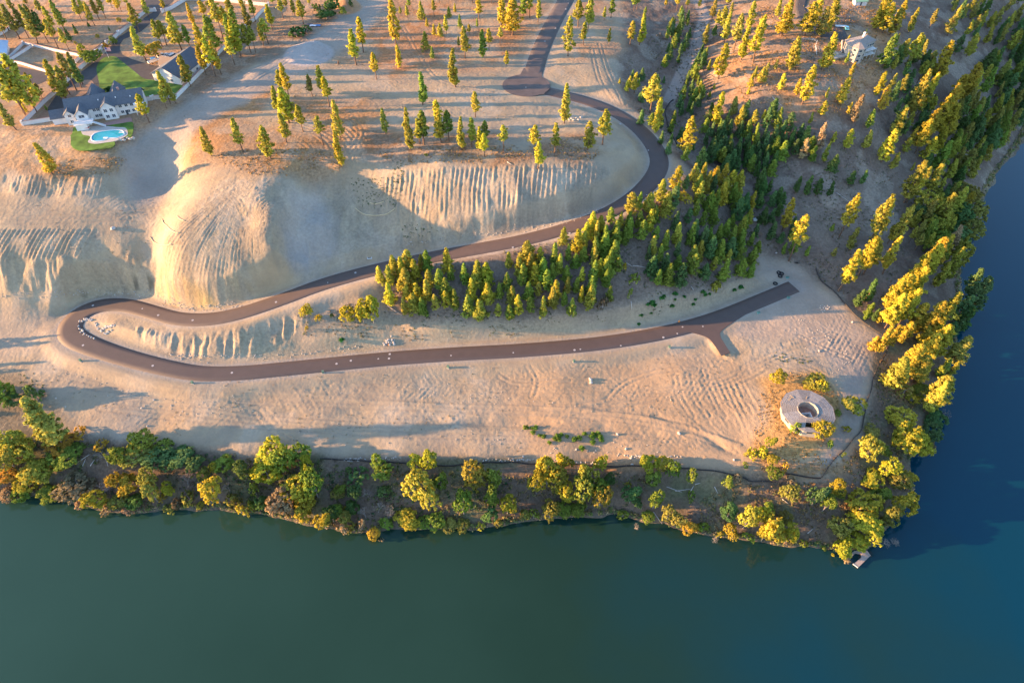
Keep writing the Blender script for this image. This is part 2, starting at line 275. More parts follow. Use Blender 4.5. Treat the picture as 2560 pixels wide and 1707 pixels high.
# the long grader berm and cut along the lower terrace
for L, hgt, wd in (([(560,985),(760,985),(900,1000),(1000,1008),(1280,1017),(1450,1022),(1600,1040),(1750,1075),(1850,1115)], .55, 1.2), ([(640,1035),(900,1030),(1050,1045),(1200,1045),(1450,1050),(1650,1085),(1800,1112)], -.6, 3.0),
 ([(1640,1040),(1760,1085),(1830,1130)], -.5, 1.4)):
    Lw = polyw(L); d = distline(Lw, X, Y); dZ += hgt*np.exp(-(d/wd)**2)*(0.7+.5*fbm(X, Y, 6, 2, 31))
nat = np.maximum.reduce([mask(P, 5, 3) for P in (
    [(-100,1090),(200,1080),(420,1110),(640,1140),(1000,1150),(1500,1160),(1900,1190),(2080,1210),(2170,1080),(2180,960),(2210,830),(2060,720),(1990,640),(1900,560),(1750,440),(1600,300),(1560,160),(1560,-60),(2700,-60),(2700,420),(2400,1000),(2200,1400),(-100,1270)],
    [(-100,-60),(1000,-60),(760,100),(640,170),(520,260),(430,280),(360,420),(130,440),(-100,430)])])
dZ += nat*(0.45*fbm(X, Y, 7, 4, 40))
for (u, v, r, h) in ((865,10,9,5.5),(760,130,13,3.6),(790,118,9,2.2),(640,190,14,1.6)):     # spoil heaps
    c = hit(u, v); d = np.hypot(X-c[0], Y-c[1]); dZ += h*np.clip(1-d/r, 0, 1)**1.2
for (u, v, rx, ry, h) in ((1095,1052,4,2.5,-.3),(1275,1056,16,2.4,-.7)):          # scraped pits
    c = hit(u, v); dZ += h*np.clip(1.3-np.sqrt(((X-c[0])/rx)**2+((Y-c[1])/ry)**2), 0, 1)**.5
HP = mask([(-10,120),(60,60),(260,40),(330,-30),(640,-30),(640,60),(560,150),(440,255),(330,262),(335,345),(250,375),(170,370),(165,310),(50,330),(-60,300)], 2, 0)
cutm = np.maximum.reduce([M['face'], M['faceL'], M['left'], M['houseS'], M['cliff'], M['fan'], M['fanL'], M['bank'], mask([(680,470),(860,440),(1000,520),(1060,620),(860,660),(760,690),(690,640)], 4, 3)])
dZ += cutm*(1-.8*np.maximum(M['fan'], M['left']))*(.12*ridged(X, Y*.3, 1.6, 201, 2)+.06*vnoise(X/.8, Y/1.2))
dZ *= nfree*(1-HP)
Z = Z + np.where(core, dZ, 0)
# ------------------------------------------------------------------ colour of the ground
SAND = (.355,.285,.20); SANDW = (.385,.275,.17); GREY = (.315,.275,.23); DRY = (.34,.19,.09); DRYD = (.25,.145,.08); WOOD = (.17,.125,.10); SHOREC = (.10,.085,.06); OLIVE = (.13,.125,.07); CLIFF = (.36,.29,.20)
col = np.ones(X.shape+(3,))*np.array(SAND); rough = np.zeros(X.shape)
def paint(m, c, r=None):
    global col, rough
    col = col*(1-m[...,None])+np.array(c)*m[...,None]
    if r is not None: rough = rough*(1-m)+r*m
paint(np.clip(fbm(X, Y, 60, 3, 11)*1.5+.3, 0, 1)*.7, SANDW)
paint(np.clip(fbm(X, Y, 40, 3, 14)*1.8-.1, 0, 1)*.6, GREY)
N = fbm(X, Y, 16, 4, 25)
paint(mask([(420,330),(480,260),(640,200),(760,220),(900,240),(1000,330),(1000,405),(870,370),(850,420),(760,440),(640,420),(560,400),(480,420)], 8, 8)*np.clip(N*2+.95, 0, 1), DRY, .8)
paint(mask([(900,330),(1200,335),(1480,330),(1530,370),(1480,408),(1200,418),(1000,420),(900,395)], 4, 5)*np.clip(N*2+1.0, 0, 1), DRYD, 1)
paint(mask([(560,380),(800,370),(860,395),(850,425),(760,450),(640,430),(540,400)], 4, 3), (.37,.22,.11), 1)
paint(mask([(880,-60),(1380,-60),(1300,170),(1150,180),(960,190),(850,150)], 10, 10)*np.clip(N*2+.95, 0, 1), (.36,.19,.095), .8)
paint(mask([(1430,-60),(1600,-60),(1560,160),(1420,150)], 8, 8)*np.clip(N*2+.4, 0, 1), (.38,.225,.13), .5)
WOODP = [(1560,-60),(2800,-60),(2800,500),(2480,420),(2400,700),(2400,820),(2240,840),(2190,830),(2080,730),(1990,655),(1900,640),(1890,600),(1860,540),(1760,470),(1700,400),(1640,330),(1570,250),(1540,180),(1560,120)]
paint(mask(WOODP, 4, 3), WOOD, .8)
paint(mask([(1790,150),(1880,-60),(2250,-60),(2230,180),(2180,260),(2080,290),(1960,290),(1850,270),(1800,220)], 10, 8)*np.clip(N*1.5+.9, 0, 1), (.38,.22,.115), .9)
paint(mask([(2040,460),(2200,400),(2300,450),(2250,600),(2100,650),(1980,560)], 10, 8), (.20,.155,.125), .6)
paint(mask([(-100,-60),(900,-60),(800,80),(700,120),(560,200),(440,270),(380,330),(340,420),(250,440),(0,440),(-100,440)], 5, 4), (.38,.235,.135), .8)
paint(mask([(-100,130),(340,60),(420,-60),(-100,-60)], 5, 4)*np.clip(N*1.6+.6, 0, 1), (.45,.25,.13), .5)
paint(mask([(560,110),(760,60),(900,0),(860,80),(760,130),(640,160),(500,270),(440,270)], 3, 3)*.7, (.20,.14,.10), .8)
paint(mask([(110,430),(150,405),(230,395),(320,400),(300,440),(220,450),(130,445)], 3, 2), (.28,.18,.10), 1)
paint(mask([(0,330),(130,330),(320,370),(330,400),(110,420),(0,420)], 5, 4), (.42,.27,.15), .7)
cut = np.maximum.reduce([M['face'], M['faceL'], M['left'], M['houseS'], M['cliff'], M['fan'], M['fanL'], M['bank'], mask([(680,470),(860,440),(1000,520),(1060,620),(860,660),(760,690),(690,640)], 4, 3)])
st1 = fbm(X, Y*.22, 4.5, 4, 181); st2 = ridged(X, Y*.25, 2.4, 182, 2); st3 = fbm(X, Y, 11, 4, 183); st4 = fbm(X, Y, 5, 3, 184)
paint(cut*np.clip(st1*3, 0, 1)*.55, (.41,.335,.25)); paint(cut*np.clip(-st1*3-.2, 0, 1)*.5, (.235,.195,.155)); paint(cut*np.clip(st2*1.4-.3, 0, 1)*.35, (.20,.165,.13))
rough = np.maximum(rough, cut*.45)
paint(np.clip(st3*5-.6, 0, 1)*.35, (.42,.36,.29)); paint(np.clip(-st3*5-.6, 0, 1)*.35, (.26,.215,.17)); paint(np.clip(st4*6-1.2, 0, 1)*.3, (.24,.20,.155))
paint(mask([(430,700),(500,720),(560,765),(480,775),(415,765),(392,720)], 2, 2)*np.clip(st1*4+.3, 0, 1)*.8, (.44,.31,.13), .2)
paint(mask([(700,560),(800,600),(850,640),(790,680),(690,650)], 2, 3)*np.clip(st1*4, 0, 1)*.6, (.20,.19,.19), .2)
paint(M['cliff']*np.clip(fbm(X, Y*.4, 10, 3, 81)*2+.3, 0, 1)*.7, CLIFF, .3)
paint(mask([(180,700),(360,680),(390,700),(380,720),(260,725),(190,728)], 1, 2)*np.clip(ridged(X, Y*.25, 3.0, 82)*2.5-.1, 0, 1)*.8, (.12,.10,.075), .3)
paint(M['fanL']*np.clip(fbm(X, Y, 8, 3, 83)*2+.2, 0, 1)*.7, (.42,.29,.14), .3)
paint(mask([(720,480),(820,470),(850,640),(780,680),(700,640)], 5, 4)*.6, (.36,.33,.32), .1)
paint(mask([(560,840),(900,770),(1100,800),(1500,790),(1800,720),(1900,700),(1880,730),(1650,800),(1400,845),(1000,870),(640,900)], 4, 4)*np.clip(fbm(X, Y, 12, 3, 84)*1.5+.8, 0, 1), (.34,.275,.19), .7)
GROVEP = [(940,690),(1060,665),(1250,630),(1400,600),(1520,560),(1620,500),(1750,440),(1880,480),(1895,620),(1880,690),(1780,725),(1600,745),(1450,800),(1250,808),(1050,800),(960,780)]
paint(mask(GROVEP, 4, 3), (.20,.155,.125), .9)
paint(mask([(740,790),(960,740),(1020,800),(900,830),(760,830)], 4, 4)*.6, (.24,.20,.16), .8)
shore = mask([(-150,1120),(0,1090),(60,1060),(200,1080),(330,1110),(480,1115),(640,1140),(800,1140),(1000,1145),(1500,1150),(1700,1165),(1900,1185),(2080,1205),(2140,1110),(2175,1000),(2185,920),(2215,840),(2420,780),(2400,1000),(2250,1400),(-150,1300)], 3, 2)
paint(shore, (.155,.115,.085), .9)
paint(shore*np.clip(fbm(X, Y, 9, 3, 85)*2.2, 0, 1), OLIVE, 1)
paint(mask([(-150,930),(60,930),(110,990),(180,1060),(60,1090),(-150,1090)], 4, 4), (.20,.16,.11), .8)
paint(mask([(1900,950),(1960,930),(2060,930),(2110,1000),(2100,1060),(2060,1100),(2040,1140),(1950,1150),(1890,1150),(1880,1100),(1920,1040)], 3, 3), (.40,.245,.10), 1)
paint(mask([(1880,1130),(1960,1150),(2060,1150),(2150,1150),(2100,1190),(1900,1185)], 3, 3), (.30,.19,.10), .9)
paint(mask([(2200,890),(2290,880),(2310,980),(2250,1000),(2200,960)], 4, 3), (.36,.21,.11), .9)
paint(mask([(1500,1150),(1300,1165),(1650,1180),(1660,1160)], 2, 1), (.36,.20,.10), .8)
GRAV = (.34,.30,.265)
paint(mask([(1890,640),(1990,660),(2070,740),(2190,850),(2160,950),(2110,930),(2000,850),(1860,850),(1815,830),(1920,760),(1985,730),(1960,690),(1900,700)], 4, 3)*.85, (.345,.285,.235), .05)
paint(mask([(2110,950),(2160,920),(2150,1050),(2080,1160),(2050,1160),(2100,1060)], 2, 1)*.8, (.30,.25,.215), .1)
paint(np.clip(1-(DR-.2)/2.0, 0, 1)*(fbm(X, Y, 4, 2, 86)*.3+.75).clip(0, 1), GRAV, .1)
paint(np.clip(1-(DS-.3)/2.5, 0, 1)*.8, (.36,.29,.23), .1)
paint(mask([(1350,930),(1650,895),(1850,880),(1900,960),(1880,1090),(1900,1180),(1500,1150),(1300,1130),(1250,1040)], 14, 6)*.8, (.385,.262,.16))
paint(rut*.35, (.27,.215,.165))
haul = np.array([hit(u, v)[:2] for u, v in [(960,-50),(880,60),(760,140),(640,200),(520,265),(430,330),(380,400),(390,470)]])
paint(np.clip(1-(distline(haul, X, Y)-9)/6, 0, 1)*.85, (.33,.285,.245), .05)
paint(mask([(-100,780),(120,760),(170,800),(140,860),(200,900),(0,880),(-100,870)], 4, 4)*.4, (.34,.28,.23), .05)
trackp = np.array([hit(u, v)[:2] for u, v in [(1740,-60),(1748,10),(1762,40),(1752,75),(1740,120),(1728,150),(1705,180),(1690,215),(1672,250)]])
tl = distline(trackp, X, Y); paint(np.clip(1-(tl-2.6)/1.2, 0, 1)*.9, (.32,.27,.24), .05); paint(np.clip(1-(np.abs(tl-1.2))/.5, 0, 1)*.5, (.30,.245,.20), .1)
paint((Z < 0.6).astype(float)*.7, (.14,.115,.085), .8)
c = hit(865, 15); paint(np.clip(1-(np.hypot(X-c[0], Y-c[1])-8)/2, 0, 1), (.42,.24,.13), .1)
c = hit(770, 128); paint(np.clip(1-(np.hypot(X-c[0], Y-c[1])-12)/2, 0, 1), (.40,.355,.33), .05)
# ------------------------------------------------------------------ helpers: materials and meshes
MATS = {}
def mat(name, base=(.5,.5,.5), rough_=.8, var=.0, scale=1.0, metal=0, spec=.3, bump=0, emit=None):
    if name in MATS: return MATS[name]
    m = bpy.data.materials.new(name); m.use_nodes = True; nt = m.node_tree; b = nt.nodes['Principled BSDF']
    b.inputs['Base Color'].default_value = (*base, 1); b.inputs['Roughness'].default_value = rough_; b.inputs['Metallic'].default_value = metal; b.inputs['Specular IOR Level'].default_value = spec
    if var or bump:
        tc = nt.nodes.new('ShaderNodeNewGeometry'); nz = nt.nodes.new('ShaderNodeTexNoise'); nz.inputs['Scale'].default_value = scale; nz.inputs['Detail'].default_value = 5
        nt.links.new(tc.outputs['Position'], nz.inputs['Vector'])
        mr = nt.nodes.new('ShaderNodeMapRange'); mr.inputs[1].default_value = .3; mr.inputs[2].default_value = .7; mr.inputs[3].default_value = 1-var; mr.inputs[4].default_value = 1+var
        nt.links.new(nz.outputs['Fac'], mr.inputs[0])
        mx = nt.nodes.new('ShaderNodeVectorMath'); mx.operation = 'SCALE'; mx.inputs[0].default_value = base; nt.links.new(mr.outputs[0], mx.inputs['Scale']); nt.links.new(mx.outputs[0], b.inputs['Base Color'])
        if bump:
            bp = nt.nodes.new('ShaderNodeBump'); bp.inputs['Strength'].default_value = bump; bp.inputs['Distance'].default_value = .2; nt.links.new(nz.outputs['Fac'], bp.inputs['Height']); nt.links.new(bp.outputs[0], b.inputs['Normal'])
    MATS[name] = m; return m
def N_(nt, t, **k):
    n = nt.nodes.new(t)
    for a, v in k.items():
        if a.startswith('i'): n.inputs[int(a[1:])].default_value = v
        else: setattr(n, a, v)
    return n
def ground_material():
    m = bpy.data.materials.new('ground'); m.use_nodes = True; nt = m.node_tree; b = nt.nodes['Principled BSDF']; L = nt.links.new
    b.inputs['Roughness'].default_value = .95; b.inputs['Specular IOR Level'].default_value = .1
    at = N_(nt, 'ShaderNodeAttribute', attribute_name='tint'); ar = N_(nt, 'ShaderNodeAttribute', attribute_name='rough')
    g = N_(nt, 'ShaderNodeNewGeometry')
    n1 = N_(nt, 'ShaderNodeTexNoise'); n1.inputs['Scale'].default_value = .9; n1.inputs['Detail'].default_value = 6; n1.inputs['Roughness'].default_value = .65
    n2 = N_(nt, 'ShaderNodeTexNoise'); n2.inputs['Scale'].default_value = .08; n2.inputs['Detail'].default_value = 4
    L(g.outputs['Position'], n1.inputs['Vector']); L(g.outputs['Position'], n2.inputs['Vector'])
    # amplitude grows with roughness of cover
    am = N_(nt, 'ShaderNodeMath', operation='MULTIPLY_ADD'); am.inputs[1].default_value = 1.5; am.inputs[2].default_value = .35; L(ar.outputs['Fac'], am.inputs[0])
    s1 = N_(nt, 'ShaderNodeMath', operation='SUBTRACT'); s1.inputs[1].default_value = .5; L(n1.outputs['Fac'], s1.inputs[0])
    p1 = N_(nt, 'ShaderNodeMath', operation='MULTIPLY'); L(s1.outputs[0], p1.inputs[0]); L(am.outputs[0], p1.inputs[1])
    s2 = N_(nt, 'ShaderNodeMath', operation='SUBTRACT'); s2.inputs[1].default_value = .5; L(n2.outputs['Fac'], s2.inputs[0])
    p2 = N_(nt, 'ShaderNodeMath', operation='MULTIPLY_ADD'); p2.inputs[1].default_value = .5; L(s2.outputs[0], p2.inputs[0]); L(p1.outputs[0], p2.inputs[2])
    ad = N_(nt, 'ShaderNodeMath', operation='ADD'); ad.inputs[1].default_value = 1.0; L(p2.outputs[0], ad.inputs[0])
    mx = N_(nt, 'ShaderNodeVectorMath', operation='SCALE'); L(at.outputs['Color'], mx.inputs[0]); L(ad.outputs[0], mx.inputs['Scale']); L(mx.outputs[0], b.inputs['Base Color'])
    bp = N_(nt, 'ShaderNodeBump'); bp.inputs['Distance'].default_value = .35
    bs = N_(nt, 'ShaderNodeMath', operation='MULTIPLY_ADD'); bs.inputs[1].default_value = .4; bs.inputs[2].default_value = .55; L(ar.outputs['Fac'], bs.inputs[0]); L(bs.outputs[0], bp.inputs['Strength'])
    n3 = N_(nt, 'ShaderNodeTexNoise'); n3.inputs['Scale'].default_value = 2.2; n3.inputs['Detail'].default_value = 5; n3.inputs['Roughness'].default_value = .7
    vm = N_(nt, 'ShaderNodeMapping'); vm.inputs['Scale'].default_value = (.35, 1, 1); vm.inputs['Rotation'].default_value = (0, 0, .15); L(g.outputs['Position'], vm.inputs['Vector']); L(vm.outputs[0], n3.inputs['Vector'])
    ah = N_(nt, 'ShaderNodeMath', operation='MULTIPLY_ADD'); ah.inputs[1].default_value = .35; L(n3.outputs['Fac'], ah.inputs[0]); L(n1.outputs['Fac'], ah.inputs[2])
    L(ah.outputs[0], bp.inputs['Height']); L(bp.outputs[0], b.inputs['Normal'])
    return m
def tag(o, label=None, cat=None, group=None, kind=None):
    if label: o['label'] = label
    if cat: o['category'] = cat
    if group: o['group'] = group
    if kind: o['kind'] = kind
    return o
def meshobj(name, verts, faces, material, parent=None, smooth_=False):
    me = bpy.data.meshes.new(name); me.from_pydata([tuple(map(float, v)) for v in verts], [], faces); me.update()
    if smooth_: me.polygons.foreach_set('use_smooth', [True]*len(me.polygons))
    if material: me.materials.append(material)
    o = bpy.data.objects.new(name, me); C.objects.link(o)
    if parent: o.parent = parent
    return o
def empty(name, loc, rz=0, label=None, cat=None, group=None):
    o = bpy.data.objects.new(name, None); C.objects.link(o); o.location = tuple(map(float, loc)); o.rotation_euler = (0, 0, rz); o.empty_display_size = .5
    return tag(o, label, cat, group)
# ------------------------------------------------------------------ terrain mesh
def grid_mesh():
    nv = NX*NY; co = np.stack([X.ravel(), Y.ravel(), Z.ravel()], 1).astype(np.float32)
    i, j = np.meshgrid(np.arange(NX-1), np.arange(NY-1)); a = (j*NX+i).ravel(); q = np.stack([a, a+1, a+1+NX, a+NX], 1).astype(np.int32)
    me = bpy.data.meshes.new('ground'); me.vertices.add(nv); me.vertices.foreach_set('co', co.ravel())
    me.loops.add(q.size); me.loops.foreach_set('vertex_index', q.ravel()); me.polygons.add(len(q))
    me.polygons.foreach_set('loop_start', np.arange(0, q.size, 4, dtype=np.int32)); me.update(calc_edges=True)
    me.polygons.foreach_set('use_smooth', np.ones(len(q), bool))
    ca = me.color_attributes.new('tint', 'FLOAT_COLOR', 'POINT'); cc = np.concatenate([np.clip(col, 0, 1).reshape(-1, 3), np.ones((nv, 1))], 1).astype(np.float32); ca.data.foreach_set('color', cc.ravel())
    ra = me.attributes.new('rough', 'FLOAT', 'POINT'); ra.data.foreach_set('value', rough.ravel().astype(np.float32))
    o = bpy.data.objects.new('ground', me); C.objects.link(o); me.materials.append(ground_material()); tag(o, kind='structure'); return o
grid_mesh()
# ------------------------------------------------------------------ water
def water():
    m = bpy.data.materials.new('river_water'); m.use_nodes = True; nt = m.node_tree; b = nt.nodes['Principled BSDF']; L = nt.links.new
    b.inputs['Base Color'].default_value = (.035,.075,.07,1); b.inputs['Roughness'].default_value = .06; b.inputs['IOR'].default_value = 1.33; b.inputs['Specular IOR Level'].default_value = .5
    g = N_(nt, 'ShaderNodeNewGeometry'); n = N_(nt, 'ShaderNodeTexNoise'); n.inputs['Scale'].default_value = .9; n.inputs['Detail'].default_value = 4; L(g.outputs['Position'], n.inputs['Vector'])
    bp = N_(nt, 'ShaderNodeBump'); bp.inputs['Strength'].default_value = .07; bp.inputs['Distance'].default_value = .1; L(n.outputs['Fac'], bp.inputs['Height']); L(bp.outputs[0], b.inputs['Normal'])
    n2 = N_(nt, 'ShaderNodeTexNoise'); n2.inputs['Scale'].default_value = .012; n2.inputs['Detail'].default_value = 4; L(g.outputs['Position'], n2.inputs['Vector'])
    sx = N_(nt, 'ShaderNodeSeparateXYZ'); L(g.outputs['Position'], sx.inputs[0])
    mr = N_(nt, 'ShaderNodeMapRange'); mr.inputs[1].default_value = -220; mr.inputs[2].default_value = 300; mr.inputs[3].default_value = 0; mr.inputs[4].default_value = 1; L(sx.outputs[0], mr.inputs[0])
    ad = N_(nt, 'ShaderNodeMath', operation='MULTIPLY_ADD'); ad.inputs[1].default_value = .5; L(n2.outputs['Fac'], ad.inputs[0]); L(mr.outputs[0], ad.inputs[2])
    cr = N_(nt, 'ShaderNodeValToRGB'); E = cr.color_ramp.elements; E[0].color = (.024,.066,.050,1); E[0].position = .2; E[1].color = (.001,.038,.066,1); E[1].position = 1.0  # blue end: shade on the eastern reach put into base colour; green end: silt
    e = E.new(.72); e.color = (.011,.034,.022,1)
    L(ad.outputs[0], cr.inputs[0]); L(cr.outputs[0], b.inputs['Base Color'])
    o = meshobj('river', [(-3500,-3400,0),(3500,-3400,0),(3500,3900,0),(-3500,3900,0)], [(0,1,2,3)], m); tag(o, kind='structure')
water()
# ------------------------------------------------------------------ roads
def ribbon(name, path, m, lift=0.0, cols=4, w=None):
    V = []; Fc = []; n_ = len(path)
    for i, p in enumerate(path):
        t = path[min(i+1, n_-1)][:2]-path[max(i-1, 0)][:2]; t = t/np.linalg.norm(t); nr = np.array([-t[1], t[0]]); hw = (w or p[3])/2
        for k in range(cols+1):
            s = (k/cols*2-1)*hw; V.append((p[0]+nr[0]*s, p[1]+nr[1]*s, p[2]+lift+0.04*(1-(s/hw)**2)))
        for k in (0, 1):      # skirt edges
            s = (-1, 1)[k]*(hw+.12); V.append((p[0]+nr[0]*s, p[1]+nr[1]*s, p[2]-.25))
    S = cols+3
    for i in range(n_-1):
        for k in range(cols): a = i*S+k; Fc.append((a, a+S, a+S+1, a+1))
        a = i*S; Fc.append((a+cols+1, a+cols+1+S, a+S, a)); Fc.append((a+cols, a+cols+S, a+cols+2+S, a+cols+2))
    return meshobj(name, V, Fc, m, smooth_=True)
asph = mat('asphalt', (.072,.045,.037), .72, .10, .35, spec=1.0)
asph_old = mat('asphalt_street', (.074,.052,.047), .75, .3, .3, spec=1.0)
tag(ribbon('road', road_c, asph, 0), kind='structure')
tag(ribbon('street', street_c, asph_old, .005), kind='structure')
def flatpoly(name, P, z, m, thick=.3, world=True, parent=None):
    P = [tuple(p[:2]) for p in P]; n_ = len(P)
    ar = sum(P[i][0]*P[(i+1)%n_][1]-P[(i+1)%n_][0]*P[i][1] for i in range(n_))
    if ar < 0: P = P[::-1]
    V = [(x, y, z) for x, y in P]+[(x, y, z-thick) for x, y in P]
    Fc = [tuple(range(n_))]+[(i, i+n_, (i+1)%n_+n_, (i+1)%n_) for i in range(n_)]
    return meshobj(name, V, Fc, m, parent)
fl_ = flatpoly('road_flare', [atz(u, v, 55) for u, v in [(1283,203),(1300,188),(1310,170),(1353,172),(1356,195),(1372,216),(1360,236),(1310,240)]], 55.045, asph_old); tag(fl_, kind='structure')
cd = [(CUL[0]+12.2*math.cos(a*math.pi/24), CUL[1]+11.2*math.sin(a*math.pi/24)) for a in range(48)]
tag(flatpoly('road_turning_circle', cd, 55.03, asph_old), kind='structure')
jn = catmull([list(atz(u, v, 13.0)) for u, v in [(1690,823),(1740,834),(1770,845),(1790,868),(1803,889)]], 1)
jn2 = catmull([list(atz(u, v, 13.0)) for u, v in [(1826,882),(1811,858),(1801,840),(1806,825),(1850,795),(1900,765)]], 1)
tag(flatpoly('road_branch', list(jn[:,:2])+list(jn2[:,:2])+[tuple(atz(1850,765,13)[:2])], 13.045, asph), kind='structure')
# ------------------------------------------------------------------ foliage
def foliage_material():
    m = bpy.data.materials.new('foliage'); m.use_nodes = True; nt = m.node_tree; nt.nodes.clear(); L = nt.links.new
    oi = N_(nt, 'ShaderNodeObjectInfo'); at = N_(nt, 'ShaderNodeAttribute', attribute_name='clump')
    hs = N_(nt, 'ShaderNodeHueSaturation'); hs.inputs['Saturation'].default_value = 1
    mh = N_(nt, 'ShaderNodeMapRange'); mh.inputs[3].default_value = .485; mh.inputs[4].default_value = .515; L(oi.outputs['Random'], mh.inputs[0]); L(mh.outputs[0], hs.inputs['Hue'])
    mv = N_(nt, 'ShaderNodeMapRange'); mv.inputs[3].default_value = .66; mv.inputs[4].default_value = 1.34; L(at.outputs['Fac'], mv.inputs[0]); L(mv.outputs[0], hs.inputs['Value'])
    L(oi.outputs['Color'], hs.inputs['Color'])
    d = N_(nt, 'ShaderNodeBsdfDiffuse'); t = N_(nt, 'ShaderNodeBsdfTranslucent'); mx = N_(nt, 'ShaderNodeMixShader'); mx.inputs[0].default_value = .36
    L(hs.outputs[0], d.inputs[0]); L(hs.outputs[0], t.inputs[0]); L(d.outputs[0], mx.inputs[1]); L(t.outputs[0], mx.inputs[2])
    o = N_(nt, 'ShaderNodeOutputMaterial'); L(mx.outputs[0], o.inputs[0]); return m
FOL = foliage_material()
BARK = mat('bark', (.16,.10,.07), .9, .3, 3); BARKG = mat('grey_bark', (.30,.26,.23), .9, .3, 3)
def leafmesh(name, cent, rad, outw, nleaf, size, flat_=0.6, seed=0):
    """many leaf faces in clumps; cent (n,3), rad (n,), outw (n,3) direction each clump faces"""
    r = np.random.default_rng(seed); n = len(cent); k = nleaf
    d = r.normal(size=(n, k, 3)); d /= np.linalg.norm(d, axis=2, keepdims=True); rr = r.random((n, k, 1))**.5
    pos = cent[:,None]+d*rr*rad[:,None,None]*np.array([1, 1, flat_])
    nrm = d*.7+outw[:,None]*.8+np.array([0, 0, .25])+r.normal(size=(n, k, 3))*.5; nrm /= np.linalg.norm(nrm, axis=2, keepdims=True)
    g = nrm+r.normal(size=(n, k, 3))*.55; g /= np.linalg.norm(g, axis=2, keepdims=True)
    a = np.cross(g, r.normal(size=(n, k, 3))); a /= np.linalg.norm(a, axis=2, keepdims=True); b = np.cross(g, a)
    s = size*(.6+.8*r.random((n, k, 1)))*.5
    V = np.stack([pos-a*s-b*s*.6, pos+a*s-b*s*.5, pos+a*s*.7+b*s, pos-a*s*.8+b*s*.8], 2).reshape(-1, 3)
    nq = n*k; me = bpy.data.meshes.new(name); me.vertices.add(nq*4); me.vertices.foreach_set('co', V.astype(np.float32).ravel())
    me.loops.add(nq*4); me.loops.foreach_set('vertex_index', np.arange(nq*4, dtype=np.int32)); me.polygons.add(nq); me.polygons.foreach_set('loop_start', np.arange(0, nq*4, 4, dtype=np.int32)); me.update(calc_edges=True)
    cl = np.repeat(np.clip(r.normal(.5, .22, (n, 1))+r.normal(0, .10, (n, k)), 0, 1).ravel(), 4)
    at = me.attributes.new('clump', 'FLOAT', 'POINT'); at.data.foreach_set('value', cl.astype(np.float32))
    me.polygons.foreach_set('use_smooth', np.ones(nq, bool))
    me.normals_split_custom_set_from_vertices(np.repeat(nrm.reshape(-1, 3), 4, 0).tolist())
    me.materials.append(FOL); return me
def tube(pts_, radii, seg=6):
    V = []; Fc = []; pts_ = [np.array(p, float) for p in pts_]
    for i, p in enumerate(pts_):
        t = pts_[min(i+1, len(pts_)-1)]-pts_[max(i-1, 0)]; t /= np.linalg.norm(t)+1e-9
        a = np.cross(t, [0.3, 1, 0.1] if abs(t[2]) > .5 else [0, 0, 1.]); a /= np.linalg.norm(a)+1e-9; b = np.cross(t, a)
        for k in range(seg): an = 2*math.pi*k/seg; V.append(p+(a*math.cos(an)+b*math.sin(an))*radii[i])
    for i in range(len(pts_)-1):
        for k in range(seg): q = i*seg+k; q2 = i*seg+(k+1)%seg; Fc.append((q, q2, q2+seg, q+seg))
    Fc.append(tuple(range((len(pts_)-1)*seg, len(pts_)*seg))); return V, Fc
def merge(parts):
    V = []; Fc = []
    for v, f in parts: o = len(V); V += list(v); Fc += [tuple(i+o for i in q) for q in f]
    return V, Fc
def datamesh(name, V, Fc, m):
    me = bpy.data.meshes.new(name); me.from_pydata([tuple(map(float, v)) for v in V], [], Fc); me.update(); me.materials.append(m); me.polygons.foreach_set('use_smooth', [True]*len(me.polygons)); return me
def proto_pine(seed, base=.35, width=.14, tufts=95, cone=.55, h=16.0, leaf=.44, nl=26, orange=0):
    r = np.random.default_rng(seed); bend = r.normal(0, .25, 2)
    ax = lambda z: np.array([bend[0]*math.sin(z/h*2.4), bend[1]*math.sin(z/h*3), z])
    parts = [tube([ax(h*t) for t in (0, .15, .4, .7, .96)], [.30, .24, .18, .11, .03], 6)]
    cent = []; rad = []; out = []; lob = r.random(6)*2*math.pi
    for i in range(tufts):
        t = base+(1-base)*((i+r.random())/tufts); s = (t-base)/(1-base); z = h*t; an = i*2.4+r.normal(0, .5)
        prof = (min(1, (s+.10)/.25))*((1-s)**cone); prof *= .72+.38*math.sin(an*1.0+lob[0]+s*5)*math.sin(s*13+lob[1])+.15*r.random()
        R = h*width*prof*(.45+.75*r.random()**.6); p = ax(z)+np.array([math.cos(an)*R, math.sin(an)*R, -R*.12+r.normal(0, .2)])
        cent.append(p); rad.append(h*.047*(.5+.8*r.random())*(1-.5*s)+.12); o = np.array([math.cos(an), math.sin(an), .3+s*.5]); out.append(o/np.linalg.norm(o))
        if i % 3 == 0: parts.append(tube([ax(z-.3), p], [.05, .015], 3))
    V, Fc = merge(parts)
    return dict(trunk=datamesh('pine_trunk', V, Fc, BARK), crown=leafmesh('pine_crown', np.array(cent), np.array(rad), np.array(out), nl, leaf, .6, seed), h=h)
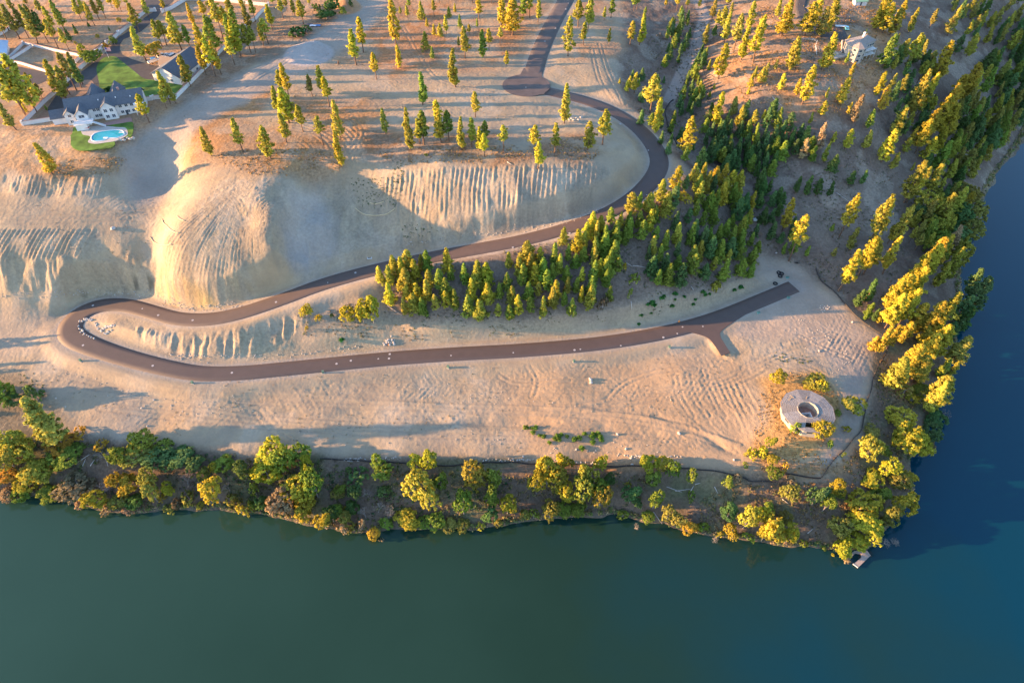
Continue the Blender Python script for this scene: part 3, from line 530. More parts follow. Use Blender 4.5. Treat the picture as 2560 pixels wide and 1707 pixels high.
def proto_fir(seed, h=9.0, width=.19, tufts=120, nl=22, leaf=.30):
    r = np.random.default_rng(seed); parts = [tube([(0, 0, 0), (0, 0, h*.5), (0, 0, h*.97)], [.16, .10, .02], 5)]
    cent = []; rad = []; out = []
    for i in range(tufts):
        s = ((i+r.random())/tufts)**1.15; an = i*2.4+r.normal(0, .4); z = h*(.07+.91*s); R = h*width*((1-s)**.8)*(.55+.55*r.random()); R *= .85+.25*math.sin(3*an+seed+s*9)
        cent.append((math.cos(an)*R, math.sin(an)*R, z)); rad.append(h*.055*(1-.55*s)*(.7+.6*r.random())+.08); o = np.array([math.cos(an), math.sin(an), .5]); out.append(o/np.linalg.norm(o))
    V, Fc = merge(parts)
    return dict(trunk=datamesh('fir_trunk', V, Fc, BARK), crown=leafmesh('fir_crown', np.array(cent), np.array(rad), np.array(out), nl, leaf, .8, seed), h=h)
def proto_broad(seed, h=10.0, wid=8.0, lobes=9, tufts=190, nl=16, leaf=.5, low=.3):
    r = np.random.default_rng(seed); L_ = []
    for i in range(lobes):
        an = i*2.4+r.random(); R = wid*.5*(.15+.5*r.random()) if i else 0; zz = h*(low+.12+(.88-low-.15)*r.random()) if i else h*.74
        L_.append((np.array([math.cos(an)*R, math.sin(an)*R, zz]), wid*(.20+.12*r.random())))
    cent = []; rad = []; out = []
    while len(cent) < tufts:
        c, R = L_[r.integers(lobes)]; d = r.normal(size=3); d /= np.linalg.norm(d)
        if d[2] < -.55: continue
        p = c+d*R*(.75+.35*r.random())*np.array([1, 1, .9])
        if any(np.linalg.norm((p-c2)) < R2*.62 for c2, R2 in L_): continue
        cent.append(p); rad.append(wid*.052*(.5+1.0*r.random())); o = d+.3*(p-np.array([0, 0, h*.5]))/wid; out.append(o/np.linalg.norm(o))
    parts = [tube([(0, 0, 0), (.1, 0, h*.25), (0, .1, h*.5)], [.28, .2, .12], 6)]+[tube([(0, 0, h*.22), tuple(c*np.array([.5, .5, .8])), tuple(c)], [.12, .08, .03], 4) for c, R in L_]
    V, Fc = merge(parts)
    return dict(trunk=datamesh('broadleaf_trunk', V, Fc, BARKG), crown=leafmesh('broadleaf_crown', np.array(cent), np.array(rad), np.array(out), nl, leaf, .9, seed), h=h, w=wid)
def proto_shrub(seed, h=2.4, wid=3.6, tufts=60, nl=12, leaf=.34):
    return proto_broad(seed, h, wid, 6, tufts, nl, leaf, .05)
def proto_bare(seed, h=6.0, wid=6.0):
    r = np.random.default_rng(seed); parts = []
    def br(p, d, l, rad, dep):
        q = p+d*l; m_ = (p+q)/2+r.normal(0, l*.08, 3); parts.append(tube([p, m_, q], [rad, rad*.8, rad*.6], 4))
        if dep:
            for _ in range(4 if dep > 1 else 3):
                nd = d+r.normal(0, .55, 3); nd[2] = abs(nd[2])*.8+.15; br(q, nd/np.linalg.norm(nd), l*.68, rad*.6, dep-1)
    for _ in range(3):
        d = r.normal(0, .45, 3); d[2] = 1; br(np.zeros(3), d/np.linalg.norm(d), h*.36, .10, 3)
    V, Fc = merge(parts)
    return dict(trunk=datamesh('bare_branches', V, Fc, BARKG), crown=None, h=h, w=wid)
PR = {
 'pine': [proto_pine(s, b, wd, tf, cn) for s, b, wd, tf, cn in ((1,.30,.135,105,.6),(2,.42,.14,90,.5),(3,.22,.13,115,.65),(4,.36,.16,105,.5),(5,.50,.15,80,.4),(6,.28,.12,100,.55))],
 'full': [proto_pine(s, b, wd, tf, cn, nl=28) for s, b, wd, tf, cn in ((11,.10,.15,135,.65),(12,.14,.17,135,.6),(13,.12,.14,125,.7),(14,.18,.19,130,.5))],
 'big': [proto_pine(s, b, wd, tf, cn, h=20, leaf=.46, nl=34) for s, b, wd, tf, cn in ((21,.25,.15,170,.45),(22,.30,.17,170,.4),(23,.22,.16,180,.5))],
 'fir': [proto_fir(s, 9, wd, tf) for s, wd, tf in ((31,.19,120),(32,.23,130),(33,.15,95),(34,.20,110),(35,.26,140),(36,.17,80),(37,.21,100),(38,.14,110))],
 'broad': [proto_broad(s, 10, 8, lb, 260, 32, .33, lo) for s, lb, lo in ((41,9,.25),(42,12,.2),(43,10,.3),(44,8,.2),(45,14,.15),(46,7,.3))],
 'shrub': [proto_shrub(s) for s in (51,52,53)], 'bare': [proto_bare(s) for s in (61,62)]}
TONE = {'g': (.52,.43,.06), 'p': (.42,.40,.07), 'o': (.34,.32,.08), 'd': (.13,.22,.065), 'n': (.25,.33,.06), 'y': (.50,.47,.06), 'a': (.55,.36,.06), 'k': (.42,.31,.18), 'b': (.135,.235,.085), 's': (.22,.17,.11)}
TWORD = {'g': 'golden', 'p': 'yellow green', 'o': 'olive', 'd': 'dark green', 'n': 'green', 'y': 'bright yellow', 'a': 'orange', 'k': 'pinkish', 'b': 'deep green', 's': 'brown'}
KIND = {'pine': ('pine_tree', 'pine', 'pine tree'), 'full': ('pine_tree', 'bushy pine', 'pine tree'), 'big': ('pine_tree', 'broad pine', 'pine tree'), 'fir': ('fir_tree', 'conifer', 'fir tree'), 'broad': ('leafy_tree', 'leafy tree', 'tree'), 'shrub': ('shrub', 'shrub', 'shrub'), 'bare': ('bare_tree', 'leafless bush', 'bush')}
def project(P):
    d = np.array(P)-CAM; z = d@fw; return W0/2+F*d[0]/z, H0/2-F*(d@up)/z, F/z
def height_from_top(P, vt):
    d = np.array(P)-CAM; cy = d@up; cz = d@fw; k = (H0/2-vt)/F; return (k*cz-cy)/(math.cos(PITCH)+k*math.sin(PITCH))
WF = {'pine': 1.18, 'full': 1.25, 'big': 1.42, 'fir': 1.3, 'broad': 1.12, 'shrub': 1.15}
TREES = []      # dicts awaiting labels
GZ = lambda x, y: float(binterp(gx, gy, Z, np.array([x]), np.array([y]))[0])
def put(kind, P, h, tone, wmul=1.0, zone=None, u=None, v=None):
    vs_ = PR[kind]; p = vs_[len(TREES)*7 % len(vs_)]; s = h/p['h']; wj = wmul*WF.get(kind, 1)*random.uniform(.88, 1.14)
    wj *= min(1, (19/h)**.8) if kind in ('pine','full','big') else 1
    nm, word, cat = KIND[kind]; root = empty(nm, (P[0], P[1], GZ(P[0], P[1])-.1), random.uniform(0, 6.28)); root.scale = (s*wj*random.uniform(.84, 1.16), s*wj*random.uniform(.84, 1.16), s)
    c = TONE[tone]; j = random.uniform(.82, 1.2)
    for part, me in (('trunk', p['trunk']), ('crown', p['crown'])):
        if me is None: continue
        nme = part
        if kind == 'bare': nme = 'branches'
        o = bpy.data.objects.new(nme, me); C.objects.link(o); o.parent = root; o.color = (c[0]*j, c[1]*j*random.uniform(.94, 1.06), c[2]*j, 1)
    uu, vv, _ = project((P[0], P[1], GZ(P[0], P[1])+h*.5)); TREES.append(dict(o=root, kind=kind, tone=tone, u=uu, v=vv, h=h, zone=zone, x=P[0], y=P[1])); return root
K1 = 640/2334; K2 = 640/2352
def pines(u0, v0, L, kind='pine', k=K1, dt='p'):
    for e in L:
        bx, by, tx, ty = e[:4]; tn = e[4] if len(e) > 4 else dt; kd = e[5] if len(e) > 5 else kind; wm = e[6] if len(e) > 6 else 1
        u, v, ut, vt = u0+bx*k, v0+by*k, u0+tx*k, v0+ty*k; P = hit(u, v); h = height_from_top(P, vt); put(kd, P, max(2.0, min(h, 30)), tn, wm)
def blobs(u0, v0, L, k=K2):
    for e in L:
        cx, top, bot, wd, tn = e[:5]; kd = e[5] if len(e) > 5 else 'broad'
        u = u0+cx*k; vm = v0+(top+bot)/2*k; P = hit(u, min(vm+8, 1700))
        for _ in range(5):
            _, _, s = project(P); dv = P-CAM; sd_ = -dv[2]/np.linalg.norm(dv); cd_ = math.sqrt(1-sd_*sd_); wm = wd*k/s; E = (bot-top)*k/s
            h = max(.5*wm, min(2.2*wm, (E-.75*wm*sd_)/(.85*cd_))); a, b, _ = project(P+np.array([0, 0, h*.55])); ub, vb, _ = project(P); P = hit(ub+(u-a), min(vb+(vm-b), 1500))
        p = PR[kd][0]; put(kd, P, max(h, .8), tn, (wm/p.get('w', 4.5))/(h/p['h']) if 'w' in p else 1)
# --- pines of the walled yard and the lot beside it
pines(0, 0, [(180,355,60,40,'o'),(265,350,150,80,'o'),(345,400,230,50,'o'),(440,390,290,100,'d'),(535,450,390,180,'p'),(600,300,430,0,'n'),(500,290,400,60,'p'),(635,470,540,260,'p'),(85,280,0,40,'p'),(60,360,-60,120,'o'),(40,200,-40,0,'p'),
 (130,130,60,-60,'o'),(260,70,220,-90,'o'),(400,160,330,-20,'o'),(320,260,280,40,'o'),(750,195,640,-10,'p'),(800,190,720,0,'g'),(865,235,760,20,'p'),(905,180,810,-30,'p'),(965,170,880,-20,'p'),(1075,100,980,-60,'g'),(1025,75,960,-80,'g'),(1110,110,1040,-40,'g'),(1170,60,1100,-80,'p'),(1360,165,1300,-20,'p'),(1270,290,1180,30,'p'),
 (1335,555,1195,240,'p'),(1480,425,1410,180,'p'),(1520,415,1460,190,'p'),(1550,390,1500,260,'o'),(1670,485,1560,110,'p'),(1750,475,1650,230,'n'),(1780,250,1720,30,'g'),(1870,170,1780,0,'g'),(1515,140,1490,-20,'g'),(1870,500,1785,210,'g'),(1880,685,1790,420,'g'),(1970,700,1880,350,'y'),(2020,680,1930,380,'g'),(2000,560,1900,150,'n'),
 (2035,360,1970,-10,'p'),(2135,210,2060,-60,'p'),(2155,500,2050,130,'n'),(2140,590,2030,340,'p'),(2200,525,2120,190,'y'),(2290,490,2220,220,'p'),(2330,480,2270,240,'p'),(2190,420,2100,80,'n'),(2280,300,2180,40,'o'),(2330,200,2250,-20,'p'),(1950,330,1880,150,'n'),(2080,300,2000,60,'g'),(2240,160,2160,-60,'p')])
pines(0, 0, [(1740,790,1600,500,'p','big',.9),(1555,945,1440,650,'p'),(1520,990,1460,830,'g'),(1605,945,1560,760,'p'),(1365,1120,1250,860,'y'),(605,905,440,540,'p','full'),(640,865,500,600,'o'),(755,770,620,480,'o'),(700,830,560,480,'o'),(740,800,640,540,'d'),(240,1060,20,560,'p'),(200,960,120,600,'n','full'),
 (330,1020,210,500,'p','full'),(360,900,240,660,'o','full'),(400,920,320,760,'o'),(150,1185,-10,930,'o'),(60,1130,-80,900,'o'),(475,1590,265,1310,'g','full',1.1),(1930,1425,1880,1160,'p','full'),(2215,1380,2105,1080,'p'),(430,1010,380,960,'n','full'),(640,370,600,255,'d','fir'),(700,310,690,220,'d','fir'),(810,240,800,200,'d','fir'),(1000,280,990,240,'d','fir'),(240,1020,230,940,'g','fir')])
pines(640, 0, [(250,170,190,-20,'p'),(355,150,300,-40,'p'),(435,220,370,0,'p'),(115,400,70,170,'p'),(70,420,10,215,'p'),(150,270,100,40,'y'),(160,250,110,120,'o'),(490,50,460,-80,'p'),(285,105,260,-60,'p'),(170,80,140,-60,'n'),(980,480,935,155,'g'),(915,595,875,270,'y'),(1275,400,1230,-40,'g','full',.85),(1310,620,1270,405,'g','full',.8),(1100,725,1060,480,'g'),(1820,795,1800,440,'p','full',.85),
 (1905,530,1880,240,'p'),(2070,520,2050,270,'n','full'),(2125,460,2105,260,'p'),(1550,455,1540,285,'p','fir'),(1610,530,1612,425,'n','fir'),(2225,410,2215,250,'p'),(2285,600,2275,465,'g','full'),(1625,320,1615,215,'g','fir'),(1680,330,1675,210,'p','fir'),(1735,310,1725,140,'p'),(1945,320,1940,220,'g'),(1860,250,1855,130,'n','fir'),(2015,270,2005,165,'n'),
 (1510,170,1495,10,'p','fir'),(1625,150,1615,0,'p'),(1375,160,1370,50,'p'),(1320,150,1315,60,'p'),(1760,160,1760,60,'p','fir'),(1815,110,1810,30,'p','fir'),(2030,170,2005,-40,'g'),(2240,240,2230,-40,'g','full'),(2320,300,2300,-60,'g','full'),(1560,240,1560,160,'g','fir'),(1400,100,1395,-10,'n'),(1850,440,1830,330,'o'),
 (300,890,235,575,'g'),(250,860,225,640,'p'),(210,1010,155,780,'p','full',1.1),(300,1120,245,800,'y','full',1.1),(325,1100,290,860,'o'),(515,880,495,680,'o'),(620,880,555,600,'p'),(670,975,645,700,'y'),(275,1300,210,1040,'p'),(430,1200,390,960,'p'),(615,1320,565,1060,'p'),(770,1260,715,920,'p','full',.8),(780,1520,750,1190,'g','full',.8),(135,1450,60,1150,'p','full'),
 (1520,955,1495,655,'n','full',.8),(1180,1220,1150,990,'n','full',.8),(1410,1370,1418,980,'p','full',.7),(1530,1320,1528,1010,'n'),(1495,1310,1495,1080,'p'),(1660,1170,1640,915,'y'),(1690,1300,1675,990,'y'),(1760,1290,1765,1010,'n'),(1885,1360,1880,1060,'p','full',.8),(1965,1340,1955,1070,'p'),(2000,1070,1990,835,'p'),(2090,1270,2090,1100,'n','full'),(2040,1370,2045,1150,'y','full'),(2085,1430,2082,1215,'y'),(2255,1395,2257,1145,'p')])
pines(1280, 0, [(5,320,5,0,'g','full'),(100,180,90,-60,'n'),(160,165,155,-60,'p'),(235,205,230,-30,'p'),(600,250,605,0,'p'),(690,290,700,-30,'p','big',.75),(650,415,655,200,'p'),(900,165,905,-40,'n'),(510,515,530,150,'p','full',.7),(885,410,900,255,'p'),(1110,100,1115,-80,'n'),(1135,90,1140,-60,'p'),(1075,410,1100,190,'p'),(1160,410,1190,120,'y','full'),(1210,150,1212,65,'n'),
 (475,1125,520,760,'p','full',.8),(825,1320,870,1005,'p'),(205,1420,235,1145,'y'),(235,1540,260,1290,'y'),(390,1385,412,1120,'p'),(690,1370,712,1110,'p','full'),(1115,850,1150,660,'g'),(1260,1030,1320,680,'p'),(1310,1210,1390,890,'g','full',.8),(1570,1420,1650,1065,'g','full',.9),(840,190,840,60,'p'),
 (1890,330,1930,60,'p'),(1935,400,2050,110,'p'),(2020,470,2140,130,'o'),(2090,550,2230,190,'y','full',.8),(2200,570,2334,140,'g'),(2140,300,2240,10,'p'),(1880,720,1990,400,'g','full'),(1760,410,1820,220,'o','full'),(1830,370,1860,230,'d'),(1850,620,1830,530,'y','fir'),(1790,640,1800,540,'p','fir'),(2170,790,2190,660,'g','fir'),(2150,860,2160,780,'g','fir'),(2270,740,2300,610,'p','fir'),(2210,700,2260,600,'p','fir'),
 (1860,1150,1950,840,'g','full'),(2000,1060,2010,880,'o','full'),(2060,1160,2140,960,'p','full'),(2190,1140,2260,1000,'p','full'),(2290,1080,2310,1000,'y','fir'),(1700,1560,1750,1340,'d','full'),(1800,1500,1880,1270,'b','full'),(1900,1500,1990,1340,'p','full'),(1860,250,1900,90,'p'),(1980,180,2010,20,'o'),(1700,80,1700,-40,'g'),(1590,80,1590,-30,'g'),(1500,100,1500,-40,'g'),(1400,70,1400,-40,'g'),
 (1820,200,1850,-10,'o'),(1700,870,1780,740,'y','fir'),(1840,810,1835,760,'y','fir'),(1800,880,1805,830,'y','fir'),(980,760,985,710,'y','fir'),(1040,830,1040,730,'y','fir'),(1070,790,1070,690,'y','fir')])
# --- wooded hill and river slope in the east
pines(1920, 0, [(120,330,260,0,'g','full'),(60,180,100,-20,'p'),(330,330,420,20,'g','full'),(470,340,560,60,'o','full',1.1),(410,210,480,-60,'g','full'),(560,240,640,-40,'p','full'),(540,310,580,180,'g','full'),(500,640,600,300,'g','full'),(190,640,250,340,'p','full'),(230,600,300,430,'p','full'),(60,640,100,540,'o','full'),(-20,700,0,570,'o','full'),(250,870,285,715,'g','full'),(110,820,108,665,'y','full'),(310,950,440,600,'g','full',.9),
 (530,900,550,790,'p','full'),(650,960,740,700,'g','full'),(740,720,850,565,'g'),(1040,620,1090,315,'n','full'),(1060,640,1120,470,'d','full'),(1270,620,1410,310,'p'),(990,870,1120,650,'g','full'),(1010,1020,1140,780,'g','full'),(780,1120,890,860,'k','full'),(900,1170,950,1000,'n','full'),(730,1040,780,930,'g','full'),(480,1060,520,920,'g','full'),(1150,1260,1240,980,'p','full'),(430,1390,550,1120,'k','full',.8),(300,1450,375,1260,'k','full'),
 (700,1360,800,1180,'y','full'),(870,1360,920,1190,'p','full'),(1030,1480,1050,1180,'y','full'),(1130,1540,1190,1390,'p','full'),(580,1310,600,1200,'y','full'),(370,1130,380,1020,'p','full'),(1180,900,1200,680,'o'),(1120,820,1180,670,'o'),(720,400,760,320,'y','fir'),(700,580,720,470,'n','full'),(880,330,940,260,'y','fir'),(980,260,1010,0,'g','full',1.2),(1040,300,1110,30,'g','full',1.1),(1110,320,1190,70,'p','full'),(1170,230,1240,0,'g','full'),(1280,300,1380,70,'p','full'),(1050,140,1120,-80,'g','full'),(1470,260,1590,80,'o'),(1180,360,1190,300,'p','fir'),
 (1400,1000,1550,660,'y','full'),(1500,760,1560,380,'g','full'),(1560,720,1600,480,'o','full'),(1280,1060,1400,640,'p','full',.8),(1340,1400,1440,1090,'g','big',.8),(1400,1330,1510,990,'g','big',.8),(1480,1250,1600,860,'g','big'),(1560,1130,1680,760,'g','big'),(1640,1000,1760,680,'g','big',.9),(1730,960,1870,575,'g','big'),(1820,900,1940,650,'p','big',.8),(1560,1300,1650,950,'g','big',.9),(1500,1420,1590,1160,'g','big',.8),(1420,1470,1480,1250,'g','full'),(1290,1330,1340,1150,'g','full'),(1650,1150,1740,900,'o','big',.8),(1750,1080,1830,800,'o','big',.8),
 (1240,1400,1340,1260,'p','full'),(1300,1560,1400,1480,'p','full')])
pines(1920, 400, [(650,700,820,315,'g'),(190,920,400,510,'g'),(640,1195,820,812,'g'),(820,1055,1050,700,'g'),(870,1040,1010,740,'p'),(1045,1040,1245,700,'g'),(1240,390,1390,10,'p','full',.8),(1260,390,1370,130,'g'),(1360,300,1470,60,'p'),(1440,330,1600,40,'p'),(130,640,215,355,'g','full',.8),(1410,610,1530,370,'o'),(900,800,1050,315,'p'),(930,760,1110,375,'p'),(1130,800,1280,420,'p'),(740,820,850,618,'o','full'),
 (1520,620,1640,305,'p'),(1620,560,1730,245,'p'),(1740,520,1860,295,'g'),(1540,680,1640,470,'p'),(1090,760,1110,570,'y'),(1150,740,1200,590,'y'),(1280,760,1330,610,'p'),(920,800,940,660,'o'),(1340,820,1380,670,'o'),(1420,760,1510,540,'n','full'),(1600,720,1710,520,'p'),(1430,820,1500,660,'p')])
pines(1920, 400, [(1440,1020,1550,705,'g','big',.8),(1390,1080,1480,765,'g','big',.8),(1310,1130,1430,860,'g','big',.8),(1600,860,1730,600,'k','full'),(1560,900,1660,680,'g','full'),(1200,1240,1310,955,'g','big',.7),(1130,1340,1240,1040,'g','big',.8),(1060,1400,1180,1080,'g','big',.8),(1260,1300,1420,980,'g','big',.9),(1000,1480,1060,1370,'g','full'),(1060,1540,1170,1220,'g','big',.8),(1180,1520,1300,1180,'g','big',.8),
 (1290,1560,1430,1310,'g','big',.8),(1400,1620,1560,1290,'g','big',.8),(1560,1500,1710,1210,'p','big',.8),(1460,1680,1620,1440,'y','full'),(1600,1100,1760,800,'p','full'),(1520,1160,1620,930,'p','full'),(1460,1000,1420,900,'o','full'),(870,1290,930,1080,'d','full',1.1),(800,1340,850,1180,'d','full'),(900,1430,930,1300,'n','full'),(880,1450,890,1380,'n','fir'),(960,1470,1000,1350,'d','full'),
 (1760,1270,1890,990,'b','big',.8),(1790,1400,1920,1060,'b','big',.8),(1700,1480,1800,1240,'b','full'),(1740,1560,1870,1340,'d','full'),(250,300,330,150,'d','full'),(340,320,400,140,'d','full'),(430,330,520,170,'d','full'),(540,330,580,190,'d','full'),(740,230,800,100,'d','full'),(850,220,910,90,'d','full'),(580,640,610,580,'n','fir'),(350,880,370,780,'n','full'),(590,880,610,800,'o','full'),(130,860,150,750,'n','full'),(210,860,230,700,'n','full')])
pines(1920, 800, [(985,290,1060,40,'g','full'),(930,280,1010,150,'a','full'),(1080,260,1160,50,'g','big',.8),(1220,180,1260,20,'g','big'),(1300,130,1330,-40,'g','big'),(1200,210,1240,90,'g','full'),(1380,210,1450,60,'p','full'),(1460,350,1650,50,'g','big'),(1400,370,1560,130,'g','big'),(1220,520,1400,230,'g','big'),(1370,560,1480,400,'g','full',1.2),(1300,560,1370,330,'p','big'),(1070,610,1150,345,'p','full',1.2),(1640,420,1800,150,'o','big'),(1650,500,1740,370,'p','full'),
 (1460,800,1670,520,'p','big'),(1420,830,1530,560,'p','full'),(1560,690,1640,540,'y','big'),(1540,520,1620,350,'n','full'),(1600,180,1700,20,'b','full'),(1700,130,1820,-20,'b','full')], 'full')
blobs(1920, 800, [(1210,790,1010,260,'y'),(1330,920,1290,300,'y'),(1430,1050,1290,110,'k'),(940,1040,1290,200,'p'),(950,975,1060,130,'o'),(1060,1130,1250,120,'n'),(1110,1230,1450,140,'y'),(960,1390,1520,170,'y'),(1300,1370,1490,110,'y'),(1200,1350,1540,180,'o'),(770,680,870,210,'p'),(720,950,1030,80,'y','shrub'),(640,810,870,80,'n','shrub'),(1240,590,700,130,'o','shrub'),(1390,580,690,150,'n'),(1320,660,760,130,'y','shrub'),(1390,690,760,90,'y','shrub'),
 (90,440,615,160,'y'),(430,480,650,220,'p'),(480,540,650,80,'g','shrub'),(490,900,1090,170,'g'),(260,920,1040,90,'n','shrub'),(30,1040,1190,100,'p'),(40,1210,1330,110,'y'),(60,1320,1450,120,'n'),(150,1300,1380,60,'a','shrub'),(210,1430,1480,90,'k','shrub'),(570,1080,1170,80,'n','shrub'),(690,1200,1250,45,'n','shrub'),(1660,780,860,150,'k','bare'),(1500,930,1130,140,'b'),(1540,830,960,170,'b')], K1)
blobs(1920, 1100, [(640,330,510,120,'y'),(640,430,520,110,'n'),(450,385,640,140,'b'),(550,460,690,130,'n'),(200,380,560,140,'o'),(1250,465,710,190,'g'),(1150,560,780,150,'o'),(880,460,700,230,'y'),(960,520,690,150,'y'),(890,640,880,250,'y'),(960,700,920,180,'y'),(820,830,990,190,'y'),(700,900,1090,180,'y'),(650,670,890,190,'o'),(1040,420,560,140,'n'),(1280,380,470,90,'k','shrub'),(730,1030,1110,110,'k','shrub'),(60,640,980,180,'y'),(210,740,980,140,'y'),(160,630,770,110,'o'),(10,560,690,100,'n'),
 (325,900,980,75,'n','shrub'),(510,960,1000,60,'n','shrub'),(1130,840,960,140,'k','bare'),(1040,880,980,120,'s','bare'),(600,1020,1060,40,'y','shrub'),(1080,700,800,110,'o','shrub')], K1)
# --- south shore
pines(0, 800, [(600,1150,400,715,'o','big',.95),(540,1130,470,860,'p','full')], 'full')
blobs(0, 800, [(20,550,800,220,'n'),(100,960,1240,260,'p'),(190,1050,1330,240,'p'),(60,1130,1400,220,'p'),(340,1270,1480,190,'p'),(560,1050,1200,210,'a'),(600,1120,1330,240,'n'),(500,1240,1340,150,'a','shrub'),(40,1360,1480,150,'a'),(740,1000,1060,130,'a','shrub'),(1280,1030,1200,230,'p'),(1290,1120,1290,230,'o'),(1050,1110,1340,160,'n'),(1110,1200,1370,110,'p'),(1450,1150,1370,240,'b'),(1620,1150,1370,280,'b'),(1780,1220,1400,150,'b'),(1480,1110,1180,150,'n','shrub'),
 (930,1110,1180,130,'a','shrub'),(290,560,760,90,'d','shrub'),(380,630,690,60,'d','shrub'),(110,640,800,170,'d')], K1)
blobs(0, 1100, [(870,440,650,200,'y'),(1030,280,450,130,'g'),(1180,320,500,170,'g'),(1540,370,545,140,'y'),(1340,230,480,150,'o'),(1345,180,300,170,'k','bare'),(1950,310,640,190,'g'),(1960,200,310,70,'y'),(2030,150,300,190,'n'),(2220,160,380,130,'d'),(700,330,520,280,'s','broad'),(560,380,520,160,'n'),(900,350,500,220,'s','bare'),(960,100,300,260,'s','bare'),(170,430,560,200,'n'),(60,440,570,150,'k'),(240,300,480,200,'y'),(450,440,540,190,'n'),(330,200,420,180,'p'),(1090,480,620,170,'o'),(1230,480,640,170,'d'),(1380,330,620,150,'o'),
 (1170,590,680,130,'k','shrub'),(970,590,670,110,'k','shrub'),(1480,490,560,80,'g','shrub'),(1620,520,640,110,'s','shrub'),(1740,470,600,140,'o','shrub'),(1560,590,660,120,'o','shrub'),(1840,560,630,100,'p','shrub'),(2220,600,710,70,'g','shrub'),(2130,480,620,120,'o','shrub'),(2310,540,660,90,'n','shrub'),(1860,250,400,120,'o'),(1700,300,480,170,'s','bare'),(740,530,620,120,'k','shrub'),(2100,380,520,140,'s','bare'),(2330,380,520,80,'n','shrub')])
blobs(640, 1100, [(130,-5,250,240,'y'),(90,150,430,240,'y'),(230,60,330,180,'n'),(400,30,240,170,'n'),(470,130,310,110,'y'),(520,200,620,190,'n'),(370,290,560,240,'y'),(420,430,660,230,'g'),(430,560,770,170,'y'),(210,430,720,200,'k'),(620,650,850,140,'g'),(690,600,780,130,'d'),(800,750,870,90,'k','shrub'),(720,570,720,130,'n'),(1110,100,300,160,'n'),(1160,200,390,170,'n'),(1470,130,290,140,'y'),(1580,100,300,150,'y'),(1530,270,620,270,'p'),(1690,280,500,110,'n'),(1400,640,840,230,'g'),(1080,795,915,110,'g'),(1150,880,925,50,'k','shrub'),
 (1900,430,740,160,'n'),(2010,150,510,190,'p'),(2190,250,480,150,'n'),(2170,420,650,150,'n'),(2310,400,780,140,'g'),(780,400,510,90,'n'),(750,430,540,120,'o'),(900,380,560,120,'b'),(880,560,700,150,'d'),(820,640,800,130,'o'),(1650,680,820,150,'n'),(1780,730,830,150,'o'),(1900,740,830,130,'o'),(1520,700,800,110,'n'),(2150,620,780,120,'b'),(2060,760,820,70,'y','shrub'),(2230,720,800,100,'o','shrub'),(970,720,850,70,'k','shrub'),(900,770,850,90,'o','shrub'),(1190,700,820,150,'n','shrub'),(810,610,670,60,'g','shrub'),
 (950,300,370,150,'b','shrub'),(850,230,310,90,'d','shrub'),(1110,560,700,130,'o','bare'),(1250,540,690,140,'s','bare'),(960,450,560,150,'s','bare'),(60,480,660,160,'d'),(1000,600,760,150,'s','bare'),(1180,430,500,110,'d','shrub')])
blobs(1280, 1100, [(330,140,440,200,'g'),(230,240,540,160,'g'),(400,210,480,160,'p'),(465,105,300,100,'y'),(540,160,260,70,'p'),(500,350,600,130,'g'),(690,190,480,180,'p'),(660,330,600,180,'n'),(815,120,290,110,'y'),(800,300,560,150,'n'),(820,400,650,160,'p'),(890,280,440,90,'d'),(1250,120,300,160,'y'),(1390,140,290,140,'y'),(1490,140,400,110,'n'),(1290,280,430,130,'n'),(1320,420,680,130,'n'),(1650,215,440,100,'n'),(1100,400,600,130,'b'),(1150,520,640,100,'b'),(350,540,750,150,'o'),(480,560,700,150,'n'),(610,570,710,150,'n'),(120,620,730,100,'o','shrub'),(200,640,730,80,'n','shrub'),
 (1440,570,790,100,'o'),(1530,650,800,110,'o'),(1640,470,560,90,'n','shrub'),(1990,330,460,80,'n'),(2080,290,390,110,'k','shrub'),(2000,580,740,130,'b'),(2170,600,850,150,'p'),(2280,565,780,120,'y'),(2330,760,960,120,'y'),(1640,740,860,110,'a'),(1760,740,850,130,'n','shrub'),(1690,780,860,90,'a','shrub'),(1910,830,900,70,'y','shrub'),(2020,760,910,110,'g'),(2170,870,920,90,'n','shrub'),(2060,860,900,60,'y','shrub'),(1250,640,760,130,'n'),(1020,660,710,100,'n','shrub'),(1070,380,440,60,'g','shrub'),(1000,640,690,60,'y','shrub'),(2150,200,260,70,'n','shrub'),(2220,60,170,110,'y','shrub'),(2310,40,170,130,'y','shrub'),(2170,90,150,60,'y','shrub'),(1140,690,830,80,'s','bare'),(1840,860,900,100,'s','bare')])
# the leafy trees of the yard and lone ones elsewhere
blobs(0, 0, [(835,450,575,140,'n'),(1030,330,410,80,'n'),(732,400,470,75,'y','shrub'),(1220,150,250,110,'n'),(1395,385,530,150,'g'),(950,390,440,60,'a','shrub'),(985,780,880,80,'d'),(1045,800,880,70,'d'),(1112,810,880,60,'s'),(1215,800,890,70,'d'),(885,310,350,40,'y','shrub'),(1080,160,200,50,'p','shrub'),(690,380,410,25,'y','shrub'),(1900,10,70,50,'n','shrub')], K1)
blobs(640, 0, [(680,-20,110,130,'d'),(790,60,150,80,'n'),(640,90,180,140,'d'),(370,240,340,150,'d','shrub'),(560,40,110,80,'d','shrub'),(860,0,60,40,'d','shrub'),(345,950,1010,60,'s','shrub'),(460,240,300,70,'d','shrub'),(1550,1395,1420,35,'p','shrub')], K1)
blobs(640, 400, [(450,1300,1440,110,'y'),(500,1400,1490,70,'g','bare'),(830,1310,1500,150,'g'),(960,1250,1500,160,'y'),(1050,1240,1500,150,'y'),(570,1410,1460,60,'g','shrub'),(690,1390,1440,40,'d','shrub'),(460,1510,1560,35,'g','shrub')], K1)
